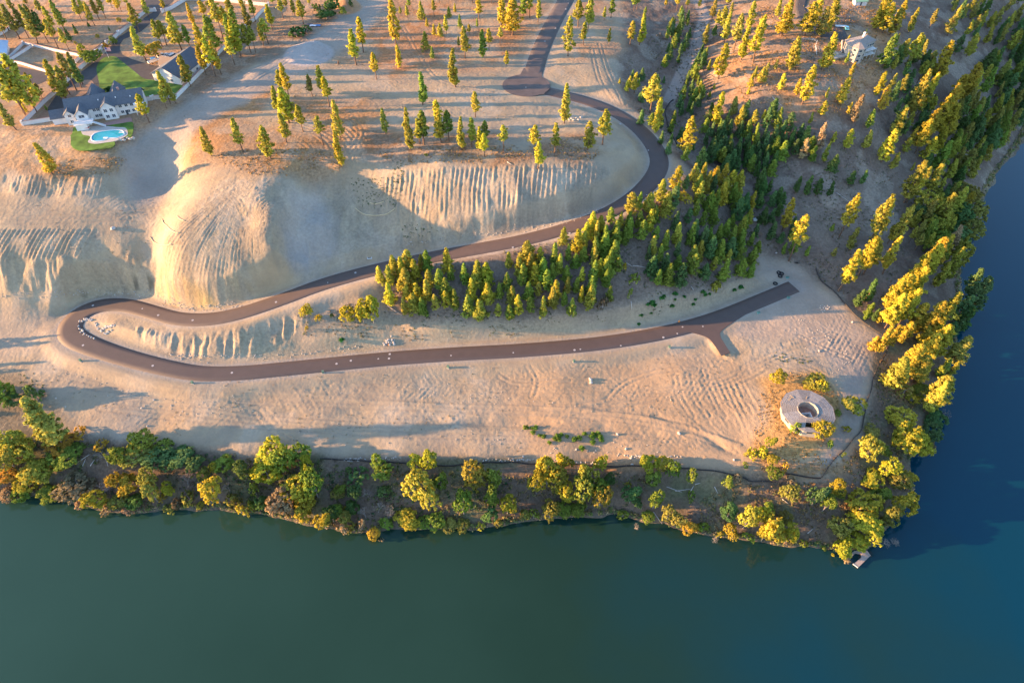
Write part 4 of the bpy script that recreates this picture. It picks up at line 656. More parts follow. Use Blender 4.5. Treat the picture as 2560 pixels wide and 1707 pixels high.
blobs(1280, 400, [(1118,1030,1130,90,'n','shrub'),(1865,1090,1200,110,'p','shrub'),(830,1250,1360,80,'s','shrub'),(1030,930,1000,40,'g','shrub'),(1570,270,400,120,'g'),(1075,1150,1280,40,'n','shrub')], K1)
# --- scattered stands: (name for labels, outline, spacing m, heights m, kinds, tones)
placed = lambda: np.array([(t['x'], t['y']) for t in TREES])
def stand(zone, P, gap, hh, kinds, tones, nmax=200):
    Pw = polyw(P); lo, hi = Pw.min(0), Pw.max(0); pl = list(placed()); c = 0; r = random.Random(len(TREES))
    for _ in range(6000):
        x, y = r.uniform(lo[0], hi[0]), r.uniform(lo[1], hi[1])
        if not pip(Pw, np.array([x]), np.array([y]))[0]: continue
        g = gap*r.uniform(.8, 1.3)
        if min((a-x)**2+(b-y)**2 for a, b in pl) < g*g: continue
        if 'track' in zone and distline(trackp, np.array([x]), np.array([y]))[0] < 4.5: continue
        pl.append((x, y)); put(r.choice(kinds), (x, y), r.uniform(*hh), r.choice(tones), r.uniform(.9, 1.15), zone); c += 1
        if c >= nmax: break
GA = [(945,715),(965,690),(1060,668),(1135,680),(1140,720),(1140,790),(1100,798),(1010,785),(975,760)]
GB = [(1150,705),(1200,690),(1260,720),(1300,690),(1250,650),(1330,640),(1420,650),(1430,800),(1290,808),(1170,790)]
GC = [(1400,605),(1500,575),(1540,600),(1550,735),(1500,765),(1440,790),(1410,700)]
GD = [(1590,545),(1700,480),(1740,450),(1850,510),(1885,560),(1890,650),(1870,700),(1760,712),(1640,715),(1610,660),(1620,610)]
stand('lower left grove', GA, 3.7, (8.5, 13), ['fir','fir','full'], 'nnppy', 24)
stand('grove below the road middle', GB, 4.1, (8, 12.5), ['fir','fir','full'], 'nnppy', 38)
stand('grove under the upper road', GC, 3.7, (8, 12.5), ['fir','fir','full'], 'nnpy', 28)
stand('strip joining the two groves', [(1490,575),(1610,515),(1640,560),(1600,610),(1550,610)], 4.2, (8, 12), ['fir','full'], 'nnpy', 12)
stand('large grove by the bend', GD, 4.5, (8, 13.5), ['fir','fir','full'], 'nbnnp', 66)
stand('grove edge by the road', [(1560,545),(1700,470),(1840,470),(1880,520),(1850,560),(1700,530),(1600,570)], 4.5, (11, 15), ['full'], 'gyp', 9)
stand('ravine left of the track', [(1700,40),(1735,70),(1722,120),(1700,165),(1660,168),(1655,120)], 4, (5, 9), ['fir','full'], 'dbn', 20)
stand('ravine right of the track', [(1750,130),(1765,150),(1740,200),(1760,240),(1730,300),(1690,290),(1690,240),(1730,180)], 4, (5, 9), ['fir','full'], 'dbn', 26)
stand('ravine mouth below the track', [(1590,300),(1640,290),(1700,300),(1760,380),(1720,420),(1660,380)], 5, (5, 9), ['fir','full'], 'dbn', 14)
stand('slope left of the ravine track', [(1560,190),(1650,180),(1670,220),(1600,260)], 6, (4, 7), ['fir'], 'dbn', 8)
stand('dark wood below the hill', [(1760,300),(1850,300),(1920,290),(2010,350),(2080,430),(1960,400),(1930,440),(1800,430),(1760,380)], 4.2, (8, 12), ['fir','full'], 'bbdn', 62)
stand('dark wood right of the grove', [(1880,440),(1930,450),(1960,520),(1990,600),(1940,620),(1900,600),(1890,520)], 4.6, (7, 11), ['fir','full'], 'bd', 16)
stand('shaded slope above the river', [(2270,440),(2360,330),(2440,200),(2560,60),(2620,60),(2560,290),(2500,380),(2440,420),(2380,520),(2300,520)], 4.8, (10, 17), ['full','big','full','fir'], 'bdopn', 100)
stand('gully by the hilltop house', [(2220,160),(2300,130),(2330,220),(2320,330),(2260,390),(2220,330)], 5.0, (9, 14), ['full','pine'], 'bdop', 34)
stand('upper right hillside', [(2400,0),(2560,0),(2560,60),(2440,160),(2380,140),(2350,60)], 5.5, (9, 14), ['full'], 'bdop', 32)
stand('slope under the golden pines', [(2260,560),(2380,480),(2420,560),(2380,680),(2300,640)], 5.0, (8, 14), ['full','broad'], 'bopn', 30)
stand('top edge of the plateau', [(1000,-60),(1380,-60),(1360,10),(1010,15)], 9, (8, 14), ['pine','full'], 'pgn', 22)
stand('top edge right of the street', [(1450,-60),(1700,-60),(1690,10),(1470,10)], 9, (8, 14), ['pine','full'], 'pgn', 14)
stand('hilltop wood along the top', [(1800,-60),(2350,-60),(2330,30),(1810,30)], 10, (9, 15), ['full','pine'], 'pgo', 26)
# trees just left of the view whose shadows stripe the lower terrace
stand('strip left of the terrace', [(-260,830),(-90,830),(-60,1000),(-90,1090),(-300,1090)], 9, (8, 12), ['full'], 'pg', 7)
print('TREES', len(TREES))
# ------------------------------------------------------------------ low cover: brush, dry grass, rubble
def cover_material(name, rgh=.9, transl=.2):
    m = bpy.data.materials.new(name); m.use_nodes = True; nt = m.node_tree; nt.nodes.clear(); L = nt.links.new
    at = N_(nt, 'ShaderNodeAttribute', attribute_name='tint'); d = N_(nt, 'ShaderNodeBsdfDiffuse'); t = N_(nt, 'ShaderNodeBsdfTranslucent'); mx = N_(nt, 'ShaderNodeMixShader'); mx.inputs[0].default_value = transl
    L(at.outputs['Color'], d.inputs[0]); L(at.outputs['Color'], t.inputs[0]); L(d.outputs[0], mx.inputs[1]); L(t.outputs[0], mx.inputs[2]); o = N_(nt, 'ShaderNodeOutputMaterial'); L(mx.outputs[0], o.inputs[0]); return m
COV = cover_material('cover')
def GZa(x, y): return binterp(gx, gy, Z, x, y)
def cover(name, label, polys, n, rad, hgt, nl, leaf, cols, seed, dens=None):
    r = np.random.default_rng(seed); PX = []; PY = []
    Ps = [polyw(P) for P in polys]; ar = [abs(sum(P[i][0]*P[(i+1)%len(P)][1]-P[(i+1)%len(P)][0]*P[i][1] for i in range(len(P)))) for P in Ps]
    for P, a in zip(Ps, ar):
        lo, hi = P.min(0), P.max(0); k = int(n*a/sum(ar)*2.2*((hi-lo).prod()/(a/2+1)))
        x = r.uniform(lo[0], hi[0], k); y = r.uniform(lo[1], hi[1], k); m = pip(P, x, y)
        if dens is not None: m &= (fbm(x, y, dens[0], 3, dens[1]) > dens[2]+r.random(k)*.25-.12)
        m &= GZa(x, y) > .25; PX.append(x[m][:int(n*a/sum(ar))]); PY.append(y[m][:int(n*a/sum(ar))])
    x = np.concatenate(PX); y = np.concatenate(PY); n = len(x); z = GZa(x, y); R = r.uniform(*rad, n); h = r.uniform(*hgt, n)
    d = r.normal(size=(n, nl, 3)); d[...,2] = np.abs(d[...,2]); d /= np.linalg.norm(d, axis=2, keepdims=True); rr = r.random((n, nl, 1))**.5
    pos = np.stack([x, y, z], 1)[:,None]+d*rr*np.stack([R, R, h], 1)[:,None]
    nrm = d+np.array([0, 0, .4]); nrm /= np.linalg.norm(nrm, axis=2, keepdims=True); g = nrm+r.normal(size=(n, nl, 3))*.5; g /= np.linalg.norm(g, axis=2, keepdims=True)
    a = np.cross(g, r.normal(size=(n, nl, 3))); a /= np.linalg.norm(a, axis=2, keepdims=True); b = np.cross(g, a); s_ = leaf*(.6+.8*r.random((n, nl, 1)))*.5
    V = np.stack([pos-a*s_-b*s_*.6, pos+a*s_-b*s_*.5, pos+a*s_*.7+b*s_, pos-a*s_*.8+b*s_*.8], 2).reshape(-1, 3); nq = n*nl
    me = bpy.data.meshes.new(name); me.vertices.add(nq*4); me.vertices.foreach_set('co', V.astype(np.float32).ravel()); me.loops.add(nq*4); me.loops.foreach_set('vertex_index', np.arange(nq*4, dtype=np.int32)); me.polygons.add(nq); me.polygons.foreach_set('loop_start', np.arange(0, nq*4, 4, dtype=np.int32)); me.update(calc_edges=True)
    cs = np.array(cols)[r.integers(0, len(cols), n)][:,None]*(.7+.6*r.random((n, nl, 1))); cs = np.repeat(cs.reshape(-1, 3), 4, 0); ca = me.color_attributes.new('tint', 'FLOAT_COLOR', 'POINT'); ca.data.foreach_set('color', np.concatenate([cs, np.ones((len(cs), 1))], 1).astype(np.float32).ravel())
    me.polygons.foreach_set('use_smooth', np.ones(nq, bool)); me.normals_split_custom_set_from_vertices(np.repeat(nrm.reshape(-1, 3), 4, 0).tolist()); me.materials.append(COV)
    o = bpy.data.objects.new(name, me); C.objects.link(o); tag(o, label, kind='stuff'); return o
SHL = [(-100,1140),(0,1110),(180,1110),(330,1120),(480,1130),(640,1155),(800,1155),(1000,1160),(1500,1180),(1700,1190),(1900,1215),(2080,1230),(2130,1370),(1900,1362),(1700,1328),(1530,1290),(1300,1308),(1000,1330),(800,1322),(640,1288),(500,1275),(200,1268),(0,1256),(-100,1260)]
cover('undergrowth', 'low mixed brush covering the river bank', [[(-100,1140),(0,1100),(180,1100),(330,1120),(480,1125),(640,1150),(1000,1155),(1280,1190),(1280,1310),(1000,1330),(800,1322),(640,1288),(500,1275),(200,1268),(0,1256),(-100,1260)]], 1700, (.5, 1.5), (.4, 1.5), 12, .42, [(.16,.17,.06),(.10,.15,.05),(.22,.17,.09),(.26,.22,.10),(.20,.15,.11),(.07,.14,.06)], 901, (11, 140, -.15))
cover('waterside_brush', 'continuous brush along the waterline of both banks', [[(u, v-14) for u, v in SHORE[1:58]]+[(u, v+1) for u, v in reversed(SHORE[1:58])], [(u-16, v) for u, v in SHORE[58:]]+[(u, v) for u, v in reversed(SHORE[58:])]], 1300, (.6, 1.6), (.5, 2.0), 14, .42, [(.20,.24,.07),(.12,.20,.06),(.34,.26,.10),(.30,.24,.14),(.16,.20,.07),(.40,.28,.15)], 902)
cover('bank_brush', 'sparse dry brush on the eastern river bank', [[(1280,1190),(1500,1180),(1900,1215),(2080,1200),(2160,1100),(2200,900),(2300,880),(2290,1000),(2250,1200),(2200,1300),(2100,1365),(1900,1355),(1700,1325),(1530,1290),(1280,1308)]], 1500, (.4, 1.1), (.3, 1.0), 10, .36, [(.28,.21,.11),(.22,.17,.10),(.18,.19,.07),(.34,.22,.10)], 903, (9, 150, .05))
cover('dry_grass', 'dry golden grass tufts on the open ground', [[(540,390),(640,370),(800,375),(860,400),(850,430),(760,450),(640,440),(560,410)], [(120,425),(160,400),(320,400),(290,440),(130,445)], [(930,380),(1250,365),(1480,345),(1530,370),(1480,400),(1250,410),(1000,415)], [(1900,950),(1960,930),(2060,940),(2100,1000),(2090,1060),(2040,1140),(1900,1150),(1880,1100)],
  [(1900,1140),(2150,1140),(2100,1190),(1900,1185)], [(2200,890),(2290,880),(2310,980),(2200,980)], [(1800,150),(1900,20),(2200,20),(2230,180),(2100,290),(1850,270)]], 5200, (.25, .8), (.15, .6), 7, .32, [(.50,.30,.12),(.42,.26,.11),(.34,.22,.10),(.28,.19,.11),(.52,.34,.12)], 904, (7, 160, -.1))
cover('forest_litter', 'scrub and litter under the woods', [GROVEP, [(1560,150),(1700,30),(1760,30),(1800,250),(1960,300),(2200,420),(2330,460),(2200,800),(2050,700),(1900,600),(1740,440),(1600,290)], [(740,790),(960,740),(1020,800),(1500,790),(1800,730),(1640,790),(1300,845),(900,850),(760,840)]], 3600, (.3, .9), (.2, .6), 7, .34, [(.20,.15,.10),(.14,.15,.07),(.26,.20,.12),(.10,.13,.06)], 905, (8, 170, 0))
cover('terrace_weeds', 'sparse dry weeds over the graded ground', [[(0,880),(400,960),(1300,900),(1850,880),(1900,1150),(1300,1130),(300,1080)], [(420,300),(900,100),(1250,100),(1300,330),(900,340),(640,300)], [(0,450),(400,480),(380,700),(0,740)]], 900, (.2, .5), (.1, .3), 6, .24, [(.30,.22,.12),(.20,.19,.09),(.36,.26,.15)], 907, (10, 190, .1))
cover('weeds', 'small dark weeds dotted on the sandy slopes', [[(870,440),(990,440),(1010,480),(990,520),(900,520)], [(980,400),(1010,400),(1010,460),(980,455)], [(1000,560),(1130,590),(1080,600),(1010,600)], [(1920,880),(2040,890),(2020,910),(1940,905)], [(40,930),(110,960),(110,990),(60,1000)]], 230, (.25, .6), (.2, .45), 9, .28, [(.06,.12,.04),(.05,.10,.05),(.12,.15,.05)], 906)
# ------------------------------------------------------------------ stones
STONE = mat('stone', (.42,.38,.34), .9, .2, 2); STONEW = mat('pale_stone', (.46,.43,.40), .85, .15, 2)
def rockmesh(seed, m):
    r = np.random.default_rng(seed); bm = bmesh.new(); bmesh.ops.create_icosphere(bm, subdivisions=2, radius=1)
    pl = [(v_/np.linalg.norm(v_), r.uniform(.55, .9)) for v_ in r.normal(size=(9, 3))]
    for v in bm.verts:
        p = np.array(v.co)
        for n_, d_ in pl:
            k = p@n_-d_
            if k > 0: p = p-n_*k
        v.co = p*np.array([1, .85, .7])
    me = bpy.data.meshes.new('boulder'); bm.to_mesh(me); bm.free(); me.materials.append(m); return me
ROCK = [rockmesh(i, STONE) for i in range(4)]; ROCKW = [rockmesh(i+10, STONEW) for i in range(4)]
MISC = []   # things that get a label from where they stand
def reg(o, noun, cat, group, u, v): MISC.append(dict(o=o, noun=noun, cat=cat, group=group, u=u, v=v)); return o
def boulder(u, v, r_, white, noun, group):
    P = hit(u, v); me = random.choice(ROCKW if white else ROCK); o = bpy.data.objects.new('boulder', me); C.objects.link(o)
    o.location = (P[0], P[1], P[2]+r_*.3); o.scale = (r_,)*3; o.rotation_euler = (0, 0, random.uniform(0, 6.3)); reg(o, noun, 'boulder', group, u, v)
for x, y in [(1165,215),(1185,190),(1210,180),(1235,150),(1240,185),(1262,182),(1255,205),(1232,208),(1210,205),(1190,212),(1175,230),(1260,222),(1220,228),(1200,190)]: boulder(640+x*K1, 800+y*K1, random.uniform(.45, .75), 1, 'pale boulder', 'boulders piled beside the lower road')
for x, y in [(480,1330),(500,1325),(520,1335),(545,1330),(560,1345),(475,1350),(505,1350),(530,1355),(490,1370),(515,1372),(500,1390),(545,1360)]: boulder(1920+x*K1, 400+y*K1, random.uniform(.25, .5), 1, 'white stone', 'white stones on the gravel pad')
for x, y, a, b, s_ in [(715,545,1280,800,1.5),(720,572,1280,800,1.2),(1525,1035,1280,800,1.2),(1040,1175,1280,800,.9),(1405,730,0,800,.7),(1290,805,0,800,.7),(510,715,0,800,.6),(1345,967,0,800,.7),(598,790,0,800,.5),(1033,630,0,400,1.7),(105,1245,1280,800,.8),(1085,1262,1280,800,.9),(1095,1320,1280,800,.9),(2025,1275,1280,800,.8),(960,680,1280,900,.9),(465,285,1920,800,.8),(770,20,1920,800,.8),(75,850,1920,400,.8)]: boulder(a+x*K1, b+y*K1, s_*.7, 1, 'pale boulder', 'lone boulders on the bare ground')
for x, y in [(500,1080),(520,1095),(540,1085),(560,1100),(585,1080),(605,1100),(630,1075)]: boulder(1280+x*K1, y*K1, random.uniform(.5, .9), 1, 'grey rock', 'rocks beside the tall pine on the plateau edge')
def rubble(name, label, segs, n, size, spread, seed):
    r = np.random.default_rng(seed); V = []; Fc = []
    base = [np.array(v.co) for v in ROCKW[0].vertices]; fs = [tuple(p.vertices) for p in ROCKW[0].polygons]
    for _ in range(n):
        L_ = segs[r.integers(len(segs))]; i = r.integers(len(L_)-1); t = r.random(); u = L_[i][0]+(L_[i+1][0]-L_[i][0])*t+r.normal(0, spread); v = L_[i][1]+(L_[i+1][1]-L_[i][1])*t+r.normal(0, spread*.6)
        P = hit(u, v); s_ = r.uniform(*size); o = len(V); a = r.random()*6.3; ca, sa = math.cos(a), math.sin(a)
        V += [(P[0]+(p[0]*ca-p[1]*sa)*s_, P[1]+(p[0]*sa+p[1]*ca)*s_, P[2]+p[2]*s_+s_*.2) for p in base]; Fc += [tuple(q+o for q in f) for f in fs]
    o = meshobj(name, V, Fc, STONE if 'stones' in name else STONEW); tag(o, label, kind='stuff')
rubble('riprap', 'white broken stone lining the inside of the hairpin bend', [[(196,812),(202,826),(218,840),(240,848)],[(236,806),(245,822),(265,836),(280,820)],[(200,806),(214,798),(230,800)],[(255,822),(285,812)]], 130, (.22, .6), 2.2, 1)
rubble('rubble', 'line of small stones along the terrace edge', [[(1370,1120),(1450,1125),(1560,1138),(1620,1142),(1700,1140)],[(1180,1150),(1350,1150),(1500,1160)],[(860,1150),(1000,1145)]], 190, (.15, .42), 3, 2)
rubble('loose_stones', 'loose stones scattered at the foot of the cut slopes', [[(1000,610),(1200,588),(1400,560),(1500,525)],[(0,742),(200,732),(380,735)],[(400,745),(480,772),(600,762)],[(420,888),(640,893),(900,868)]], 420, (.12, .38), 7, 3)
rubble('terrace_stones', 'small stones strewn over the graded terrace', [[(150,920),(400,1020),(700,1040)],[(500,1000),(1100,990),(1800,1000)],[(600,1080),(1200,1090),(1700,1120)],[(1950,780),(2080,850),(2120,940)]], 330, (.10, .30), 26, 4)
# ------------------------------------------------------------------ general parts
def box(x0, x1, y0, y1, z0, z1): return [(x0,y0,z0),(x1,y0,z0),(x1,y1,z0),(x0,y1,z0),(x0,y0,z1),(x1,y0,z1),(x1,y1,z1),(x0,y1,z1)], [(0,3,2,1),(4,5,6,7),(0,1,5,4),(1,2,6,5),(2,3,7,6),(3,0,4,7)]
def part(name, shapes, m, parent): V, Fc = merge(shapes); return meshobj(name, V, Fc, m, parent)
WHITE = mat('white_paint', (.66,.65,.66), .7, .06, .6); TRIM = mat('white_trim', (.74,.73,.74), .6); SHING = mat('grey_shingle', (.115,.125,.15), .85, .12, 1.2); GLASS = mat('window_glass', (.05,.07,.10), .12, spec=.8); BLACK = mat('black_fabric', (.02,.02,.024), .8)
BRICK = mat('pink_brick', (.38,.22,.20), .9, .1, 2); CONC = mat('concrete', (.46,.42,.39), .9, .1, 1.2); LAWN = mat('lawn', (.10,.185,.03), .95, .5, .22); DRIVE = mat('driveway_asphalt', (.075,.068,.07), .9, .12, .5); CAPB = mat('wall_cap', (.42,.24,.20), .9)
def gable(x0, x1, y0, y1, ze, zr, axis_='x', ov=.6, th=.25):
    """two roof slopes with thickness; ridge along axis_"""
    if axis_ == 'x': ym = (y0+y1)/2; k = (zr-ze)/(ym-y0); yo0, yo1 = y0-ov, y1+ov; P = [(x0-ov, yo0, ze-k*ov),(x1+ov, yo0, ze-k*ov),(x1+ov, ym, zr),(x0-ov, ym, zr),(x1+ov, yo1, ze-k*ov),(x0-ov, yo1, ze-k*ov)]
    else: xm = (x0+x1)/2; k = (zr-ze)/(xm-x0); P = [(x0-ov, y1+ov, ze-k*ov),(x0-ov, y0-ov, ze-k*ov),(xm, y0-ov, zr),(xm, y1+ov, zr),(x1+ov, y0-ov, ze-k*ov),(x1+ov, y1+ov, ze-k*ov)]
    V = [(x, y, z+.04) for x, y, z in P]+[(x, y, z+th) for x, y, z in P]
    return V, [(6,7,8,9),(9,8,10,11),(3,2,1,0),(5,4,2,3),(0,1,7,6),(4,5,11,10),(1,2,8,7),(2,4,10,8),(3,0,6,9),(5,3,9,11)]
def walls(x0, x1, y0, y1, z0, ze, zr=None, axis_='x'):
    V, Fc = box(x0, x1, y0, y1, z0, ze)
    if zr:
        if axis_ == 'x': V += [(x0,(y0+y1)/2,zr),(x1,(y0+y1)/2,zr)]; Fc = Fc[:1]+Fc[2:]+[(4,8,7),(5,6,9),(4,5,9,8),(6,7,8,9)]
        else: V += [((x0+x1)/2,y0,zr),((x0+x1)/2,y1,zr)]; Fc = Fc[:1]+Fc[2:]+[(4,5,8),(6,7,9),(4,8,9,7),(5,6,9,8)]
    return V, Fc
def window(par, x, y, z, w_, h_, face='s', name='window'):
    """frame with glass set into it, on a wall facing s(-y), e(+x), w(-x), n(+y)"""
    def B(a0, a1, d0, d1, z0, z1):
        return box(x+a0, x+a1, y-d1, y-d0, z+z0, z+z1) if face == 's' else box(x+a0, x+a1, y+d0, y+d1, z+z0, z+z1) if face == 'n' else box(x+d0, x+d1, y+a0, y+a1, z+z0, z+z1) if face == 'e' else box(x-d1, x-d0, y+a0, y+a1, z+z0, z+z1)
    t = .12; a = w_/2
    f = part(name, [B(-a-t, -a, -.02, .10, -t, h_+t), B(a, a+t, -.02, .10, -t, h_+t), B(-a, a, -.02, .10, h_, h_+t), B(-a, a, -.02, .10, -t, 0), B(-.04, .04, .0, .08, 0, h_)], TRIM, par)
    part('pane', [B(-a, a, .005, .04, 0, h_)], GLASS, f); return f
def frame_from(a, b):    # world frame whose x axis runs from pixel a to pixel b on the ground
    A_, B_ = hit(*a), hit(*b); return A_, math.atan2(B_[1]-A_[1], B_[0]-A_[0]), float(np.hypot(*(B_-A_)[:2]))
TA = lambda x, y: (x*K1, y*K1)
ZP = 56.0
# ------------------------------------------------------------------ house with the pool
A_, rz, Ln = frame_from(TA(640,1150), TA(1195,1062)); 
h = empty('house', (A_[0], A_[1], ZP), rz, 'large white two storey house with grey roof beside the turquoise pool', 'house')
s_ = Ln/34.0
part('wall', [walls(1, 34, 2.5, 12, -.1, 6.1, 9.6, 'x')], WHITE, h)
rf = part('roof', [gable(1, 34, 2.5, 12, 6.1, 9.6, 'x', .8)], SHING, h)
part('chimney', [box(24, 24.9, 8.6, 9.4, 8.4, 10.6), box(23.9, 25, 8.5, 9.5, 10.6, 10.75)], BRICK, rf); part('roof_vent', [box(15, 15.4, 4.6, 5, 7.3, 8.4)], TRIM, rf); part('roof_vent', [box(22.6, 23, 4.6, 5, 7.3, 8.4)], TRIM, rf); part('roof_vent', [box(29, 29.4, 4.2, 4.6, 7, 8.1)], TRIM, rf)
for (x0, x1, y0, y1, ze, zr, nm) in ((15.5, 21.5, .2, 7.4, 6.1, 8.7, 'front_gable'), (4.5, 9.5, -1.8, 7.4, 5.6, 8.0, 'front_gable'), (-.5, 3.5, .6, 7, 5.4, 7.2, 'side_wing')):
    g_ = part(nm, [walls(x0, x1, y0, y1, -.1, ze, zr, 'y')], WHITE, h); part('gable_roof', [gable(x0, x1, y0, y1+.1, ze, zr, 'y', .5)], SHING, g_)
for (x0, x1, zr) in ((8, 15, 8.6), (18.5, 24.5, 8.2)):
    g_ = part('rear_wing', [walls(x0, x1, 12.1, 21, -.1, 4.6, zr, 'y')], WHITE, h); part('wing_roof', [gable(x0, x1, 11, 21, 4.6, zr, 'y', .6)], SHING, g_)
g_ = part('garage_wing', [walls(-7, .8, 3, 10, -.1, 3.4, 5.6, 'x')], WHITE, h); part('wing_roof', [gable(-7, .8, 3, 10, 3.4, 5.6, 'x', .5)], SHING, g_)
for x in (2.2, 12.2, 13.8, 23.6, 26.2, 28.6):
    for z in (1.1, 4.0): window(h, x if x > 3 else 1.6, 2.5 if x > 3 else .6, z, 1.3, 1.3)
for x, y in ((17.2, .2), (19.8, .2)):
    for z in (1.0, 3.9): window(h, x, y, z, 1.4, 1.5)
window(h, 7, -1.8, 4.0, 2.4, 1.4); window(h, 7, -1.8, .9, 2.2, 1.3)
d_ = part('door', [box(24.8, 25.8, 2.38, 2.5, .1, 2.3)], GLASS, h); part('handle', [box(25.6, 25.66, 2.3, 2.38, 1.1, 1.25)], TRIM, d_)
bal = part('balcony', [box(29.8, 34.4, -.1, 2.48, 2.95, 3.15), box(29.8, 34.4, -.1, 2.48, 5.5, 5.65)], TRIM, h)
part('railing', [box(29.8, 34.4, -.1, -.04, z, z+.07) for z in (3.6, 4.0, 4.2)]+[box(x, x+.08, -.1, -.02, 3.15, 4.2) for x in np.arange(29.8, 34.4, .55)], TRIM, bal)
for x in (29.8, 32, 34.2): part('post', [box(x, x+.2, -.1, .1, 0, 5.5)], TRIM, bal)
dk = part('deck', [box(3.2, 11.4, -6.2, -1.85, 2.9, 3.1), box(3.6, 8.5, -5.8, -1.85, 0, 2.9)], TRIM, h)
part('railing', [box(3.2, 11.4, -6.2, -6.14, z, z+.07) for z in (3.5, 3.9, 4.1)]+[box(x, x+.08, -6.2, -6.12, 3.1, 4.1) for x in np.arange(3.2, 11.4, .6)]+[box(3.2, 3.26, -6.2, -1.9, z, z+.07) for z in (3.5, 4.1)], TRIM, dk)
part('stairs', [box(11.5+i*.36, 11.9+i*.36, -5.8, -4.2, 2.9-i*.24-.15, 2.9-i*.24) for i in range(12)]+[box(11.5+i*.36, 11.56+i*.36, -5.9, -5.84, 2.9-i*.24, 3.8-i*.24) for i in range(0, 12, 2)], TRIM, dk)
tb = empty('patio_table', (0,0,0), 0); w_ = hit(*TA(795,1180)); tb.location = (w_[0], w_[1], ZP+.2); tag(tb, 'red topped patio table below the white deck by the pool', 'table')
part('table_top', [box(-1.4, 1.4, -.7, .7, .7, .78)], mat('red_cloth', (.5,.12,.08), .8), tb)
for a, b in ((-1.2,-.5),(1.1,-.5),(-1.2,.45),(1.1,.45)): part('leg', [box(a, a+.1, b, b+.1, 0, .7)], TRIM, tb)
# flat things of the yard
def poly_px(name, P, z, m, thick=.3, kind='structure', parent=None):
    o = flatpoly(name, [atz(x*K1, y*K1, z) for x, y in P], z, m, thick, parent=parent)
    if kind: tag(o, kind=kind)
    return o
def smoothclosed(P, n=4):
    P = [np.array(p, float) for p in P]; out = []; N0 = len(P)
    for i in range(N0):
        p0, p1, p2, p3 = P[i-1], P[i], P[(i+1)%N0], P[(i+2)%N0]
        for k in range(n): t = k/n; out.append(tuple(0.5*((2*p1)+(-p0+p2)*t+(2*p0-5*p1+4*p2-p3)*t*t+(-p0+3*p1-3*p2+p3)*t**3)))
    return out
poly_px('lawn', smoothclosed([(940,530),(1040,515),(1110,560),(1210,640),(1310,715),(1430,735),(1660,778),(1640,850),(1590,880),(1400,905),(1190,935),(1000,900),(860,890),(845,860),(905,790),(880,650),(890,590)]), ZP+.06, LAWN)
poly_px('pool_lawn', smoothclosed([(970,1150),(1080,1130),(1195,1112),(1215,1150),(1205,1220),(1180,1250),(1100,1240)]), ZP+.05, LAWN)
poly_px('pool_lawn', smoothclosed([(625,1175),(740,1165),(800,1230),(900,1300),(1035,1285),(1025,1340),(880,1362),(730,1372),(650,1330),(645,1250)]), ZP+.05, LAWN)
poly_px('driveway', [(1350,-60),(1640,-60),(1560,30),(1475,95),(1440,150),(1290,285),(1190,335),(1125,360),(1095,405),(1092,450),(1115,500),(1200,540),(1340,582),(1420,600),(1600,560),(1560,650),(1410,735),(1310,720),(1210,645),(1110,565),(1040,520),(940,535),(890,595),(880,650),(905,790),(845,860),(700,940),(640,960),(570,1090),(450,1060),(430,990),(560,800),(720,670),(820,600),(960,480),(1080,340),(1200,270),(1320,160),(1400,110),(1290,95)], ZP+.05, DRIVE)
poly_px('planted_island', smoothclosed([(560,880),(640,800),(740,740),(820,730),(855,765),(840,810),(700,900),(600,920)]), ZP+.075, mat('bark_mulch', (.30,.19,.13), .95, .2, 1))
poly_px('side_road', [(740,575),(850,450),(1000,330),(1165,205),(1215,225),(1090,320),(960,430),(800,570),(730,620)], ZP+.045, DRIVE)
poly_px('side_road', [(-60,585),(80,590),(250,625),(430,660),(445,730),(300,790),(120,860),(-60,900)], ZP+.045, DRIVE)
poly_px('side_road', [(330,1080),(430,980),(450,1060),(560,1090),(560,1100),(330,1110)], ZP+.042, mat('bark_mulch'))
poly_px('patio', [(925,1128),(1196,1068),(1203,1108),(930,1152)], ZP+.07, BRICK)
pl = empty('swimming_pool', tuple(hit(*TA(980,1235))), 0, 'turquoise kidney shaped swimming pool with pale coping beside the white house', 'pool')
pl.location.z = 0; pl.location.x = 0; pl.location.y = 0
poly_px('pool_surround', smoothclosed([(750,1172),(860,1150),(970,1150),(1070,1160),(1140,1165),(1163,1200),(1150,1240),(1050,1285),(960,1300),(870,1312),(800,1295),(825,1245),(752,1225)]), ZP+.09, CONC, .3, None, pl)
PO = [(830,1270),(845,1230),(900,1205),(1000,1190),(1080,1186),(1122,1200),(1132,1228),(1060,1258),(990,1262),(950,1278),(920,1285),(860,1290)]
wm_ = mat('pool_water', (.03,.33,.42), .05, .12, .3, spec=.5); poly_px('water', smoothclosed(PO), ZP+.13, wm_, .1, None, pl)
rg = np.array([atz(x*K1, y*K1, ZP+.1) for x, y in smoothclosed(PO)]); V, Fc = tube(list(rg)+[rg[0]], [.22]*(len(rg)+1), 5); meshobj('coping', V, Fc, TRIM, pl)
part('step', [box(*(lambda q: (q[0]-1, q[0]+1, q[1]-.5, q[1]+.5, ZP+.1, ZP+.35))(atz(963*K1, 1262*K1, ZP)))], TRIM, pl)
part('diving_board', [box(*(lambda q: (q[0]-1.6, q[0]+.8, q[1]-.25, q[1]+.25, ZP+.5, ZP+.6))(atz(1120*K1, 1218*K1, ZP))), box(*(lambda q: (q[0]+.3, q[0]+.6, q[1]-.2, q[1]+.2, ZP+.1, ZP+.5))(atz(1120*K1, 1218*K1, ZP)))], TRIM, pl)
w_ = hit(*TA(1110,1278)); rk = empty('rock_waterfall', w_, .2, 'grey rock water feature at the right end of the turquoise pool', 'rockery')
